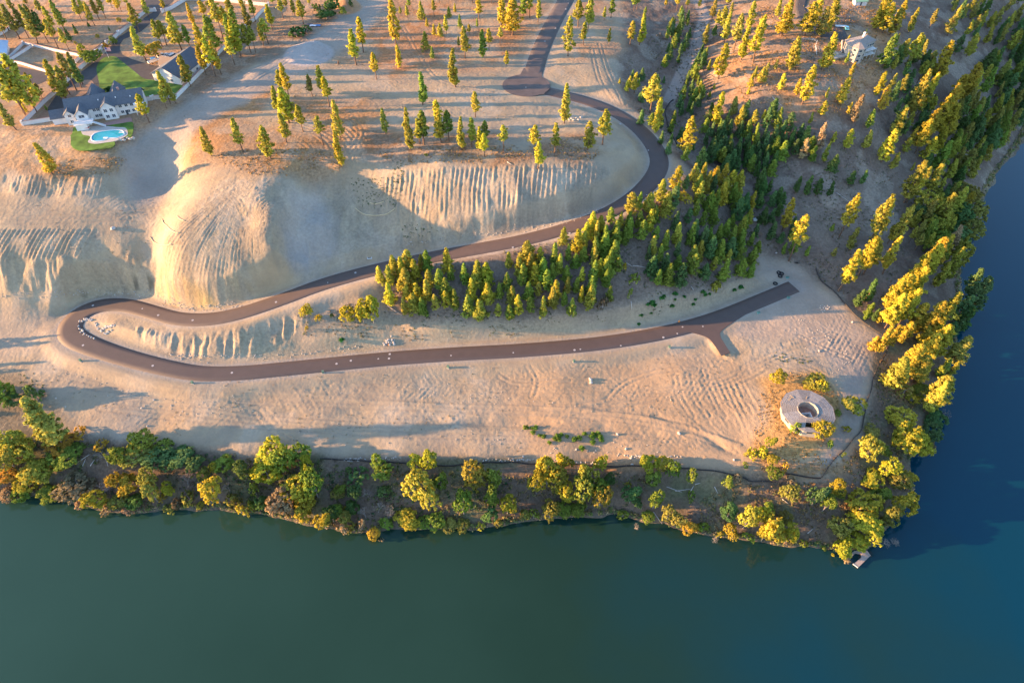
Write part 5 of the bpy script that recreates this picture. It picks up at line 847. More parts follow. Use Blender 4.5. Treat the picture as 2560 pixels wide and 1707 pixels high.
for i in range(9): q = ROCK[i%4].copy(); o = bpy.data.objects.new('rock', q); C.objects.link(o); o.parent = rk; o.location = ((i-4)*1.3, random.uniform(-.8, .8), .4); o.scale = (1.0, .9, random.uniform(.6, 1.1))
# garage building
A_, rz, Ln = frame_from(TA(1410,735), TA(1660,778)); h = empty('garage', (A_[0], A_[1], ZP), rz, 'white garage building with dark grey gable roof beside the green lawn', 'garage')
part('wall', [walls(0, Ln, 0, 23, -.1, 4.0, 8.0, 'y')], WHITE, h); part('roof', [gable(0, Ln, 0, 23, 4.0, 8.0, 'y', .6)], SHING, h)
g_ = part('side_gable', [walls(-2.5, 5, 9, 16, -.1, 3.8, 6.6, 'x')], WHITE, h); part('gable_roof', [gable(-2.5, 5, 9, 16, 3.8, 6.6, 'x', .5)], mat('tan_shingle', (.22,.17,.14), .9), g_)
window(h, Ln*.68, 0, 1.2, 1.2, 1.2); window(h, Ln, 6, 1.3, 1.3, 1.2, 'e'); window(h, Ln, 14, 1.3, 1.3, 1.2, 'e')
for y in (3, 19): d_ = part('garage_door', [box(-.12, 0, y-1.6, y+1.6, 0, 2.8)], TRIM, h)
# metal barn
A_, rz, Ln = frame_from(TA(-40,560), TA(58,548)); h = empty('barn', (A_[0], A_[1], ZP), rz+.1, 'barn with pale blue metal roof behind the white paddock wall', 'barn')
part('wall', [walls(-8, Ln+1, 0, 14, -.1, 3.6, 5.6, 'y')], WHITE, h); part('roof', [gable(-8, Ln+1, 0, 14, 3.6, 5.6, 'y', .9)], mat('pale_blue_metal', (.42,.52,.66), .45, .05, .6, spec=.5), h); window(h, Ln-1, 0, 1, 1.4, 1.3); part('door', [box(Ln-5, Ln-2.6, -.1, 0, 0, 2.4)], SHING, h)
# white walls
def wallrun(L_, lab, ht=2.0, th=.35, m=None, gate=None, name='boundary_wall', cat='wall', tile=(0, 0), k=K1, cap=True):
    W_ = [hit(tile[0]+x*k, tile[1]+y*k) for x, y in L_]; c = W_[0]; root = empty(name, (c[0], c[1], c[2]), 0, lab, cat)
    sh = []; cp = []; post = []
    for a, b in zip(W_[:-1], W_[1:]):
        n_ = max(1, int(np.hypot(*(b-a)[:2])/6)); d = (b-a)[:2]; d = d/np.linalg.norm(d); nr = np.array([-d[1], d[0]])*th/2
        for i in range(n_):
            p, q = a+(b-a)*i/n_, a+(b-a)*(i+1)/n_; zp = GZ(p[0], p[1])-c[2]; zq = GZ(q[0], q[1])-c[2]; p = p-c; q = q-c
            V = [(p[0]-nr[0],p[1]-nr[1],zp-.3),(q[0]-nr[0],q[1]-nr[1],zq-.3),(q[0]+nr[0],q[1]+nr[1],zq-.3),(p[0]+nr[0],p[1]+nr[1],zp-.3)]; V += [(x, y, z+ht+.3) for x, y, z in V]; sh.append((V, [(4,5,6,7),(0,1,5,4),(2,3,7,6),(1,2,6,5),(3,0,4,7)]))
            n2 = nr*1.35; V = [(p[0]-n2[0],p[1]-n2[1],zp+ht+.01),(q[0]-n2[0],q[1]-n2[1],zq+ht+.01),(q[0]+n2[0],q[1]+n2[1],zq+ht+.01),(p[0]+n2[0],p[1]+n2[1],zp+ht+.01)]; V += [(x, y, z+.14) for x, y, z in V]; cp.append((V, [(4,5,6,7),(0,1,5,4),(2,3,7,6),(1,2,6,5),(3,0,4,7)]))
    part('panel', sh, m or WHITE, root)
    if cap: part('cap', cp, CAPB, root)
    for q in (W_[0], W_[-1]): q = q-c; part('pillar', [box(q[0]-.4, q[0]+.4, q[1]-.4, q[1]+.4, GZ(q[0]+c[0], q[1]+c[1])-c[2]-.3, GZ(q[0]+c[0], q[1]+c[1])-c[2]+ht+.35)], m or WHITE, root)
    return root
wallrun([(212,1145),(400,1115),(578,1088)], 'white wall with red cap in front of the parking area left of the white house')
wallrun([(212,1140),(400,950),(530,835)], 'long white wall running up from the sharp corner left of the white house'); wallrun([(560,800),(720,650),(800,578)], 'white wall between the planted island and the side road')
wallrun([(880,492),(945,445)], 'short white wall beside the flagpole'); wallrun([(975,410),(1060,345),(1082,322)], 'short white wall right of the round green bush'); wallrun([(1095,315),(1190,240)], 'white wall beside the dark driveway above the lawn'); wallrun([(1270,165),(1340,110),(1420,108)], 'bent white wall at the driveway entrance')
wallrun([(1480,118),(1560,90),(1700,5),(1900,5),(2160,30),(2450,60)], 'long white wall along the top from the driveway entrance'); wallrun([(1195,948),(1385,915)], 'white wall right of the white house'); wallrun([(1405,908),(1590,890)], 'white wall below the lawn')
wallrun([(1605,905),(1900,605),(2160,320),(2334,180),(2440,70)], 'long white wall running diagonally behind the garage'); wallrun([(215,405),(480,465),(750,520),(690,575)], 'white paddock wall on the far side of the paddock', 1.5); wallrun([(215,410),(70,552)], 'white paddock wall beside the barn', 1.5); wallrun([(290,432),(90,560)], 'inner white paddock wall near the barn', 1.5)
wallrun([(-60,545),(200,590),(430,662)], 'white paddock wall on the near side of the paddock', 1.5); wallrun([(-40,345),(60,290),(175,212)], 'white wall behind the barn among the pines', 1.5)
# flagpole
P = hit(*TA(990,528)); fp = empty('flagpole', (P[0], P[1], P[2]), 0, 'tall white flagpole with a red and white striped flag beside the green lawn', 'flagpole'); ph = height_from_top(P, 430*K1)
V, Fc = tube([(0,0,0),(0,0,ph)], [.10,.05], 8); meshobj('pole', V, Fc, TRIM, fp); part('ball', [box(-.12,.12,-.12,.12,ph,ph+.22)], mat('gold_ball', (.6,.45,.1), .4), fp)
fl = part('flag', [box(.1, 3.0, -.03+.0, .03, ph-.3-i*.18-.18, ph-.3-i*.18) for i in range(0, 11, 2)], mat('flag_red', (.55,.05,.06), .8), fp); part('white_stripes', [box(.1, 3.0, -.03, .03, ph-.3-i*.18-.18, ph-.3-i*.18) for i in range(1, 11, 2)], TRIM, fl); part('canton', [box(.1, 1.2, -.05, .05, ph-1.3, ph-.29)], mat('flag_blue', (.05,.08,.30), .8), fl)
# vehicles
RUB = mat('tyre_rubber', (.02,.02,.02), .8); RIM = mat('wheel_rim', (.5,.5,.5), .4, metal=.8)
def car(u, v, ang_, body, lab, kind='car', L_=4.8):
    P = hit(u, v); c = empty('pickup_truck' if kind == 'pickup' else 'van' if kind == 'van' else 'parked_car', (P[0], P[1], GZ(P[0], P[1])+.08), ang_, lab, {'pickup': 'pickup', 'van': 'van'}.get(kind, 'car')); m = mat('paint_%s' % body[0], body[1], .3, spec=.6); w2 = .95; l2 = L_/2
    prof = {'car': [(-l2,.35),(l2,.35),(l2,.8),(l2-.3,.95),(.9,1.0),(-l2+.1,1.05)], 'pickup': [(-l2,.45),(l2,.45),(l2,.95),(l2-.2,1.15),(.9,1.2),(-l2,1.2)], 'van': [(-l2,.4),(l2,.4),(l2,1.0),(l2-.7,1.3),(l2-1.0,1.35),(-l2,1.35)]}[kind]
    cab = {'car': [(-l2+.5,1.0),(1.0,1.0),(.4,1.5),(-1.4,1.5)], 'pickup': [(-.7,1.18),(1.2,1.18),(.6,1.85),(-.6,1.85)], 'van': [(-l2+.02,1.33),(l2-1.1,1.33),(l2-1.7,2.1),(-l2+.1,2.1)]}[kind]
    def ext(pf, w_): n_ = len(pf); V = [(x, -w_, z) for x, z in pf]+[(x, w_, z) for x, z in pf]; return V, [tuple(range(n_)), tuple(range(2*n_-1, n_-1, -1))]+[(i, i+n_, (i+1)%n_+n_, (i+1)%n_)for i in range(n_)]
    o = part('body', [ext(prof, w2)], m, c); part('bumper', [box(l2, l2+.12, -.85, .85, .4, .62), box(-l2-.12, -l2, -.85, .85, .4, .62)], RUB, c)
    part('cabin', [ext(cab, w2*.86)], GLASS, c); xs = [p[0] for p in cab]; zt = max(p[1] for p in cab); part('cabin_roof', [box(cab[3][0], cab[2][0], -w2*.84, w2*.84, zt+.002, zt+.05)], m, c)
    if kind == 'pickup': part('truck_bed', [box(-l2+.1, -.85, -.8, .8, 1.205, 1.22)], RUB, c)
    for x in (-l2+.9, l2-.9):
        for y in (-w2, w2):
            V, Fc = tube([(x, y-.12, .34),(x, y+.12, .34)], [.34, .34], 12); Fc.append(tuple(range(12))[::-1]); wh = meshobj('wheel', V, Fc, RUB, c); yy = y+(.125 if y > 0 else -.125); V, Fc = tube([(x, yy-.01, .34),(x, yy+.01, .34)], [.19, .19], 8); Fc.append(tuple(range(8))[::-1]); meshobj('rim', V, Fc, RIM, wh)
    for y in (-.65, .65): part('headlight', [box(l2-.02, l2+.03, y-.18, y+.18, .68, .82)], TRIM, c)
    return c
WP = ('white', (.75,.76,.78))
car(*TA(1487,520), .75, WP, 'white pickup truck parked between the boat and the white car', 'pickup', 5.6); car(*TA(1543,515), 1.0, ('pale_blue', (.45,.55,.68)), 'pale blue car parked second from the garage'); car(*TA(1585,525), 1.1, WP, 'white van parked nearest to the garage door', 'van', 5.2)
P = hit(*TA(1415,572)); bt = empty('motor_boat', (P[0], P[1], ZP+.1), .7, 'white motor boat with a blue canopy parked at the drive end', 'boat')
n_ = 9; hull = []; 
for i in range(n_): t = i/(n_-1); w2 = 1.25*(1-t**3)+.03; x = -3.4+6.8*t; hull += [(x, -w2, 1.3+.2*t), (x, -w2*.75, .75), (x, 0, .5+.25*t*t), (x, w2*.75, .75), (x, w2, 1.3+.2*t)]
meshobj('hull', hull, [(i*5+k, (i+1)*5+k, (i+1)*5+k+1, i*5+k+1) for i in range(n_-1) for k in range(4)]+[(0,1,2,3,4)], TRIM, bt); part('cockpit', [box(-2.6, 1.2, -.85, .85, 1.1, 1.2)], CONC, bt); part('windscreen', [box(1.1, 1.18, -.9, .9, 1.3, 1.9)], GLASS, bt)
part('canopy', [box(-1.6, .9, -1.1, 1.1, 2.5, 2.6)], mat('blue_canvas', (.08,.30,.62), .8), bt); part('canopy_frame', [box(a, a+.05, b, b+.05, 1.3, 2.5) for a in (-1.5, .8) for b in (-1.0, .95)], TRIM, bt)
part('trailer', [box(-3.4, 4.6, -.06, .06, .35, .5), box(-1.6, -1.4, -1.1, 1.1, .3, .5)], RUB, bt)
for y in (-1.15, 1.0): V, Fc = tube([(-1.5, y, .3),(-1.5, y+.2, .3)], [.3, .3], 10); Fc.append(tuple(range(10))[::-1]); meshobj('wheel', V, Fc, RUB, bt)
# ------------------------------------------------------------------ round building
PW = mat('weathered_timber', (.24,.205,.19), .9, .16, 1.5, bump=.2); CREAM = mat('cream_wall', (.42,.37,.31), .9, .1, .8)
P = hit(2016.5, 1035); zc = 13.7; P = atz(2016.5, 1031, zc+2.0)
rb = empty('round_building', (P[0], P[1], zc), .13, 'derelict twelve sided building with a ring shaped grey timber roof and open centre', 'building')
def ngon(r_, n=12, off=0): return [(r_*math.cos((i+off)*2*math.pi/n), r_*math.sin((i+off)*2*math.pi/n)) for i in range(n)]
def ringwall(r0, r1, z0, z1, skip=()):
    a, b = ngon(r0), ngon(r1); V = [(x, y, z0) for x, y in a]+[(x, y, z0) for x, y in b]+[(x, y, z1) for x, y in a]+[(x, y, z1) for x, y in b]; Fc = []
    for i in range(12):
        if i in skip: continue
        j = (i+1)%12; Fc += [(i, j, j+24, i+24), (j+12, i+12, i+36, j+36), (i+24, j+24, j+36, i+36), (i, i+12, j+12, j)]
    return V, Fc
part('outer_wall', [ringwall(9.3, 9.0, -1.2, 3.1)], CREAM, rb); part('inner_wall', [ringwall(4.3, 4.05, -.2, 3.6)], CREAM, rb)
part('courtyard_floor', [([(x, y, .25) for x, y in ngon(4.2)], [tuple(range(12))])], mat('courtyard_boards', (.30,.20,.17), .9, .15, 1), rb)
a, b = ngon(10.1), ngon(3.9)
for i in range(12):
    j = (i+1)%12
    # each roof sector is laid in planks that step a little; the sector at the front has a hole
    sh = []; NPL = 9
    for k in range(NPL):
        t0, t1 = k/NPL, (k+1)/NPL-.012
        if i == 8 and 3 <= k <= 5: continue
        if i == 8 and k in (2, 6): t1 -= .03
        z = lambda t: 3.35+.4*t+.012*(k%3)
        q = [(a[i][0]+(b[i][0]-a[i][0])*t0, a[i][1]+(b[i][1]-a[i][1])*t0, z(t0)), (a[j][0]+(b[j][0]-a[j][0])*t0, a[j][1]+(b[j][1]-a[j][1])*t0, z(t0)), (a[j][0]+(b[j][0]-a[j][0])*t1, a[j][1]+(b[j][1]-a[j][1])*t1, z(t1)), (a[i][0]+(b[i][0]-a[i][0])*t1, a[i][1]+(b[i][1]-a[i][1])*t1, z(t1))]
        sh.append((q+[(x, y, zz-.15) for x, y, zz in q], [(0,1,2,3),(7,6,5,4),(0,4,5,1),(2,6,7,3),(1,5,6,2),(3,7,4,0)]))
    c_ = (.27, .245, .23) if i % 2 else (.235, .225, .225); v_ = 1+.16*math.sin(i*2.3)
    part('roof_sector', sh, mat('timber_sector_%d' % i, tuple(x*v_ for x in c_), .9, .22, 1.6, bump=.2), rb)
part('fascia', [ringwall(10.2, 10.08, 3.05, 3.36)], PW, rb)
part('opening_rim', [ringwall(3.95, 3.8, 3.7, 3.95)], CREAM, rb)
part('white_partition', [box(-3.1, .9, -.6, -.45, .26, 2.6), box(.9, 1.05, -3.6, -.45, .26, 2.6)], WHITE, rb); part('debris', [box(-2+random.uniform(0, 2.4), -1.2+random.uniform(0, 2.0), -3.2+i*.3, -3.0+i*.3, .26, .5+random.random()*.4) for i in range(7)], SHING, rb)
for i in (0, 1, 2, 3, 4, 10, 11): an = (i+.5)*math.pi/6; part('wall_panel', [([( (3.98*math.cos(an)-(.7*d_)*math.sin(an)), (3.98*math.sin(an)+(.7*d_)*math.cos(an)), z) for d_, z in ((-1,1.2),(1,1.2),(1,2.6),(-1,2.6))], [(3,2,1,0)])], SHING if i % 2 else WHITE, rb)
for i in range(12): an = (i+.5)*math.pi/6; part('window_opening', [([( (9.06*math.cos(an)-(1.1*d_)*math.sin(an)), (9.06*math.sin(an)+(1.1*d_)*math.cos(an)), z) for d_, z in ((-1,1.0),(1,1.0),(1,2.5),(-1,2.5))], [(0,1,2,3)])], GLASS, rb)
for x, y, a_, l_ in ((-4.6,6.0,.5,2.2),(-3.6,6.8,-1.0,1.8),(1.8,5.6,.9,1.3)): o = part('loose_board', [box(-l_/2, l_/2, -.14, .14, 0, .06)], mat('fresh_board', (.48,.33,.18), .9), rb); o.location = (x, y, 3.72); o.rotation_euler = (0, 0, a_)
# ------------------------------------------------------------------ dock
TP = lambda x, y: (1920+x*K1, 1100+y*K1)
dkP = [np.array(atz(*TP(x, y), .6)) for x, y in [(838,1002),(905,1005),(936,1050),(820,1162),(778,1130),(848,1072),(850,1040)]]; dkQ = [np.array(atz(*TP(x, y), .6)) for x, y in [(838,1002),(848,1036),(795,1030),(765,1062),(738,1090),(725,1075),(752,1035),(790,1008)]]
dkr = empty('boat_dock', (dkP[0][0], dkP[0][1], 0), 0, 'small weathered wooden dock at the tip of the point', 'dock'); DKM = mat('dock_boards', (.36,.29,.26), .9, .18, 2)
for P_ in (dkP, dkQ): flatpoly('deck', [p-dkP[0] for p in P_], .6, DKM, .22, parent=dkr)
for p in (dkP[2], dkP[3], dkP[4], dkQ[3], dkQ[4]): q = p-dkP[0]; V, Fc = tube([(q[0]*.97, q[1]*.97, -2),(q[0]*.97, q[1]*.97, .75)], [.14,.14], 7); meshobj('pile', V, Fc, PW, dkr)
q0, q1 = dkP[3]-dkP[0], dkP[4]-dkP[0]; V, Fc = tube([(q0[0], q0[1], .62),(q1[0], q1[1], .62)], [.12,.12], 5); meshobj('edge_rail', V, Fc, TRIM, dkr)
# ------------------------------------------------------------------ hilltop house and its yard
TD = lambda x, y: (1920+x*K1, y*K1)
P = hit(*TD(800,560)); hh = empty('hilltop_house', (P[0], P[1], GZ(P[0], P[1])-.5), .42, 'pale three storey house with a grey hipped roof and angled bay on the wooded hill', 'house'); PALE = mat('pale_siding', (.36,.34,.31), .8, .08, .6)
bay = [(-4.4,3),(-3,-1.2),(.5,-2.6),(4,-1.2),(5.2,1.5)]; body = [(5.2,1.5),(15,3.2),(15,12),(-2,12),(-4.4,8)]; out = bay+body[1:]
n_ = len(out); V = [(x, y, -1) for x, y in out]+[(x, y, 9.6) for x, y in out]; part('wall', [(V, [(i, (i+1)%n_, (i+1)%n_+n_, i+n_) for i in range(n_)])], PALE, hh)
cx_, cy_ = 0.3, 3.0; V = [(cx_+(x-cx_)*1.10, cy_+(y-cy_)*1.10, 9.5) for x, y in out]+[(.3, 3.2, 12.6), (10.5, 7.2, 12.6)]
near = lambda x, y: n_ if (x-.3)**2+(y-3.2)**2 < (x-10.5)**2+(y-7.2)**2 else n_+1; Fc = []
for i in range(n_):
    j = (i+1)%n_; a_, b_ = near(*out[i]), near(*out[j]); Fc.append((i, j, a_) if a_ == b_ else (i, j, b_, a_))
Fc.append(tuple(range(n_))[::-1]); hh.scale = (.8,.8,.85); rf = part('roof', [(V, Fc)], mat('tan_grey_shingle', (.27,.24,.23), .9, .12, .8), hh); part('chimney', [box(8.5, 9.6, 8, 9, 11, 14)], TRIM, rf)
for (x0, y0), (x1, y1) in zip(out[:5], out[1:6]):
    d = np.array([x1-x0, y1-y0]); l = np.linalg.norm(d); d /= l; nr = np.array([d[1], -d[0]]); k_ = 1 if l < 6 else 4
    for s2 in range(k_):
        c2 = np.array([x0, y0])+d*l*(s2+.5)/k_; 
        for z in (1.2, 4.2, 7.2):
            q = [tuple(c2+d*e*1.0+nr*.06)+(z+zz,) for e, zz in ((-1,0),(1,0),(1,1.5),(-1,1.5))]; f = meshobj('window', [tuple(c2+d*e*1.15+nr*.03)+(z+zz,) for e, zz in ((-1,-.15),(1,-.15),(1,1.65),(-1,1.65))], [(0,1,2,3)], TRIM, hh); meshobj('pane', q, [(0,1,2,3)], GLASS, f)
part('balcony', [box(5.5, 15.2, -.2, 3.2, 5.7, 5.9), box(5.5, 15.2, -.2, 3.2, 2.7, 2.9)]+[box(x, x+.15, -.2, -.05, -1, 6.8) for x in (5.5, 8.7, 11.9, 15)]+[box(5.5, 15.2, -.2, -.14, z, z+.08) for z in (6.4, 6.8, 3.4, 3.8)], TRIM, hh)
part('garage_wing', [box(-16, -4.6, 5, 11, -.5, 2.9), box(-16.3, -4.5, 4.7, 11.3, 2.91, 3.1)], PALE, hh)
wallrun([(590,490),(640,510),(665,500),(672,400)], 'curved pale retaining wall left of the hilltop house', 1.6, .4, PALE, tile=(1920, 0), name='retaining_wall', cap=False)
def drape(name, pix, z_l, m, tile=(0, 0)):
    W_ = [hit(tile[0]+x*K1, tile[1]+y*K1) for x, y in pix]; c = np.mean(W_, 0); n_ = len(W_); V = []; Fc = []; RN = 5
    for r_ in range(RN+1):
        for p in W_: q = c+(p-c)*r_/RN; V.append((q[0], q[1], GZ(q[0], q[1])+z_l))
    for r_ in range(RN):
        for i in range(n_): j = (i+1)%n_; Fc.append((r_*n_+i, (r_+1)*n_+i, (r_+1)*n_+j, r_*n_+j))
    o = meshobj(name, V, Fc, m, smooth_=True); tag(o, kind='structure'); return o
def strip(name, pix, w_, m, tile=(0, 0), lift=.25):
    L_ = catmull([list(hit(tile[0]+x*K1, tile[1]+y*K1))+[w_] for x, y in pix], 2); 
    for p in L_: p[2] = GZ(p[0], p[1])
    L_ = smooth(L_, 3); o = ribbon(name, L_, m, lift); tag(o, kind='structure')
strip('hill_driveway', [(320,-30),(300,60),(320,150),(360,230),(450,300),(600,350),(650,350),(665,310),(640,270),(600,262)], 6.5, DRIVE, (1920, 0))
car(*TD(715,268), 1.4, ('sky_blue', (.10,.42,.62)), 'bright blue car parked above the hilltop house'); P = hit(*TD(663,250)); tr_ = empty('flat_trailer', (P[0], P[1], GZ(P[0], P[1])+.1), -.1, 'long white flat trailer parked left of the bright blue car', 'trailer'); part('trailer_bed', [box(-3.2, 3.2, -1, 1, .5, .7)], TRIM, tr_)
for x in (-.6, .6):
    for y in (-1.15, .95): V, Fc = tube([(x, y, .3),(x, y+.2, .3)], [.3, .3], 10); Fc.append(tuple(range(10))[::-1]); meshobj('wheel', V, Fc, RUB, tr_)
P = hit(*TD(830,40)); sh_ = empty('shed', (P[0], P[1], GZ(P[0], P[1])), .1, 'small shed with a pale green roof at the top edge above the hilltop house', 'shed'); part('wall', [walls(-3.6, 3.6, -2, 2, -.3, 2.4, 3.6, 'x')], TRIM, sh_); part('roof', [gable(-3.6, 3.6, -2, 2, 2.4, 3.6, 'x', .4)], mat('green_metal', (.22,.40,.28), .6), sh_); part('door', [box(-.5, .5, -2.08, -2, 0, 2)], SHING, sh_)
FAB = mat('silt_fabric', (.05,.045,.045), .9)
def fence(pix, lab, m, ht, name, cat='fence', tile=(0, 0), k=K1, thin=.06, rail=False, gap=3.0):
    W_ = catmull([list(hit(tile[0]+x*k, tile[1]+y*k)) for x, y in pix], 2.0); c = W_[0]; root = empty(name, tuple(c), 0, lab, cat); V = []; Fc = []
    g_ = lambda p, dz: (p[0]-c[0], p[1]-c[1], GZ(p[0], p[1])-c[2]+dz); n_ = len(W_)
    if rail:
        sh = []
        for z in (.5, 1.1): sh.append(tube([g_(p, z) for p in W_], [.06]*n_, 4))
        part('rail', sh, m, root)
    else:
        for i, p in enumerate(W_):
            t = W_[min(i+1, n_-1)]-W_[max(i-1, 0)]; t = t[:2]/np.linalg.norm(t[:2]); nr = np.array([-t[1], t[0], 0])*thin; w2 = .12*math.sin(i*1.3)
            for s2, dz in ((-1,-.1),(-1+w2,ht),(1+w2,ht),(1,-.1)): V.append(g_(p+nr*s2+np.array([0, w2, 0]), dz))
        Fc = [(i*4+k2, (i+1)*4+k2, (i+1)*4+k2+1, i*4+k2+1) for i in range(n_-1) for k2 in range(3)]; meshobj('fabric', V, Fc, m, root)
    acc = 0
    np_ = 0
    for i in range(1, n_):
        acc += np.linalg.norm(W_[i]-W_[i-1])
        if acc > gap and np_ < 95: acc = 0; np_ += 1; q = g_(W_[i], 0); part('stake', [box(q[0]-.05, q[0]+.05, q[1]-.05, q[1]+.05, q[2]-.1, q[2]+ht+.15)], PW if not rail else m, root)
    return root
fence([(435,990),(480,1100),(620,1220),(720,1340),(830,1450),(920,1520),(1055,1610)], 'black silt fence curving along the edge of the wood behind the gravel pad', FAB, .65, 'silt_fence', tile=(1920,400), thin=.09)
fence([(1105,250),(1070,320),(990,450),(950,560),(945,620),(900,760),(855,990),(800,1060),(700,1180),(580,1300),(490,1440)], 'black silt fence running down the east side past the round roof', FAB, .65, 'silt_fence', tile=(1920,800), thin=.09)
fence([(140,1400),(340,1430),(480,1445)], 'short black silt fence below the orange grass mound', FAB, .65, 'silt_fence', tile=(1920,800), thin=.10)
fence([(0,205),(200,220),(640,232),(1100,240),(1550,265),(1700,270),(2010,315),(2150,360),(2200,380),(2420,385)], 'long black silt fence along the foot of the terrace above the river bank', FAB, .65, 'silt_fence', tile=(1280,1100), k=K2, thin=.10)
fence([(590,175),(870,185),(1240,205),(1700,240),(2345,205)], 'black silt fence half hidden behind the shore trees', FAB, .65, 'silt_fence', tile=(640,1100), k=K2, thin=.10)
fence([(1470,915),(1430,950),(1400,1000),(1395,1030),(1440,1200),(1500,1310),(1530,1360)], 'black silt fence at the foot of the shoulder by the ravine mouth', FAB, .6, 'silt_fence', tile=(1280,0), thin=.12)
fence([(225,370),(430,378),(430,430),(440,500)], 'white rail fence left of the hilltop house', TRIM, 1.2, 'rail_fence', tile=(1920,0), rail=True)
fence([(800,-20),(760,50),(700,150)], 'brown rail fence beside the green roofed shed', BARK, 1.2, 'rail_fence', tile=(1920,0), rail=True)
fence([(880,20),(1000,20)], 'brown rail fence right of the green roofed shed', BARK, 1.2, 'rail_fence', tile=(1920,0), rail=True)
# ------------------------------------------------------------------ small things of the building site
STRAW = mat('straw_roll', (.55,.43,.28), .95, .1, 2)
def wattle(pix, tile, lab):
    W_ = catmull([list(hit(tile[0]+x*K1, tile[1]+y*K1)) for x, y in pix], 1.2); c = W_[0]; V, Fc = tube([(p[0]-c[0], p[1]-c[1], GZ(p[0], p[1])-c[2]+.14) for p in W_], [.24]*len(W_), 6); o = meshobj('straw_roll', V, Fc, STRAW, smooth_=True); o.location = tuple(c); tag(o, lab, 'straw roll', 'straw rolls laid across the sandy slopes')
wattle([(1480,540),(1490,575),(1520,600),(1560,640),(1600,662),(1640,666)], (0,400), 'longer curved straw roll at the head of the sandy spur'); wattle([(1615,515),(1650,545),(1690,556)], (0,400), 'short curved straw roll high on the sandy spur'); wattle([(1370,705),(1400,745),(1440,770),(1510,780),(1570,772)], (0,400), 'straw roll crossing the shadow edge left of the sandy spur')
wattle([(905,440),(970,490),(1040,505),(1090,508),(1150,502),(1200,490),(1275,440)], (640,400), 'long straw roll curved across the shaded gully'); wattle([(1050,232),(1090,260),(1150,258)], (640,400), 'short straw roll at the top of the shaded gully'); wattle([(1040,390),(1100,402),(1165,380)], (640,400), 'faint straw roll between the other two in the shaded gully')
GREENB = mat('green_box', (.12,.20,.15), .6)
for u, v in ((202,903),(481.5,958),(808,932),(1120.5,919),(1435,904.5),(1673,869)):
    P = hit(u, v); o = empty('utility_pedestal', (P[0], P[1], P[2]-.05), random.uniform(-.3, .3)); part('cabinet', [box(-.4, .4, -.35, .35, .12, 1.25)], GREENB, o); part('lid', [box(-.45, .45, -.4, .4, 1.25, 1.33)], GREENB, o); part('base', [box(-.6, .6, -.55, .55, 0, .12)], CONC, o); reg(o, 'green utility pedestal', 'utility box', 'utility pedestals along the lower road', u, v)
o = None
MH = [(640,800,L_) for L_ in [(1213,352),(1778,325),(735,400),(865,372),(1115,355),(1220,312)]]+[(1280,800,L_) for L_ in [(570,275),(623,268),(992,235),(1380,160),(1507,125),(1555,65),(1740,60),(12,300)]]+[(640,400,L_) for L_ in [(1288,943),(1795,878),(660,1118),(183,1297),(907,1030)]]+[(1280,400,L_) for L_ in [(525,670),(1232,318),(8,800)]]+[(0,400,L_) for L_ in [(1443,1417),(1757,1463),(1298,1357),(848,1328)]]+[(0,800,L_) for L_ in [(757,232),(1393,418),(2115,482)]]+[(1280,0,L_) for L_ in [(513,33),(490,87),(397,262),(300,380),(127,800),(988,1135),(1243,1373)]]
def roadz(x, y):
    best = min(((p[0]-x)**2+(p[1]-y)**2, p[2]) for p in list(road_c)+list(street_c)); z_ = best[1]
    return 55.03 if math.hypot(x-CUL[0], y-CUL[1]) < 12 else z_+.045
lidm = mat('manhole_lid', (.42,.40,.40), .6, .1, 3)
for a_, b_, (x, y) in MH:
    u, v = a_+x*K1, b_+y*K1; P = hit(u, v); z_ = roadz(P[0], P[1]); big_ = (x+y) % 3; r_ = .48 if big_ else .34; V, Fc = tube([(0,0,-.06),(0,0,.03)], [r_, r_], 14); o = meshobj('manhole_cover', V, Fc, lidm); o.location = (P[0], P[1], z_); reg(o, 'pale round manhole cover', 'manhole cover', 'manhole covers on the new road', u, v)
for x, y, lay in ((98,1030,0),(124,1040,.01),(110,1062,.02),(66,1130,0)):
    u, v = 1920+x*K1, 400+y*K1; P = hit(u, v); V = []; Fc = []; R_, r_ = .85, .26
    for i in range(24):
        for k in range(8): a1, a2 = i*math.pi/12, k*math.pi/4; V.append(((R_+r_*math.cos(a2))*math.cos(a1), (R_+r_*math.cos(a2))*math.sin(a1), .28+r_*1.1*math.sin(a2)))
    Fc = [(i*8+k, ((i+1)%24)*8+k, ((i+1)%24)*8+(k+1)%8, i*8+(k+1)%8) for i in range(24) for k in range(8)]; o = meshobj('tyre', V, Fc, BLACK, smooth_=True); o.location = (P[0], P[1], P[2]+lay)
    reg(o, 'large black tyre', 'tyre', 'black tyres by the road end', u, v)
for x, y, a_, b_ in ((175,1075,1920,400),(185,1258,1920,400),(2245,1395,1280,400)): P = hit(a_+x*K1, b_+y*K1); o = empty('valve_box', tuple(P), .3); part('cabinet', [box(-.6, .6, -.45, .45, 0, .7)], mat('teal_box', (.12,.30,.30), .6), o); part('lid', [box(-.64, .64, -.49, .49, .7, .78)], GREENB, o); reg(o, 'teal utility box', 'utility box', 'teal boxes by the road end', a_+x*K1, b_+y*K1)
for u, v in ((1697.8, 804),(972, 863)):
    P = hit(u, v); V, Fc = tube([(0,0,.06),(0,0,.9)], [.32,.06], 12); o = empty('traffic_cone', tuple(P)); meshobj('cone', V, Fc, mat('orange_plastic', (.8,.25,.03), .6), o); part('base', [box(-.4, .4, -.4, .4, 0, .06)], mat('orange_plastic'), o); reg(o, 'orange traffic cone', 'traffic cone', None, u, v)
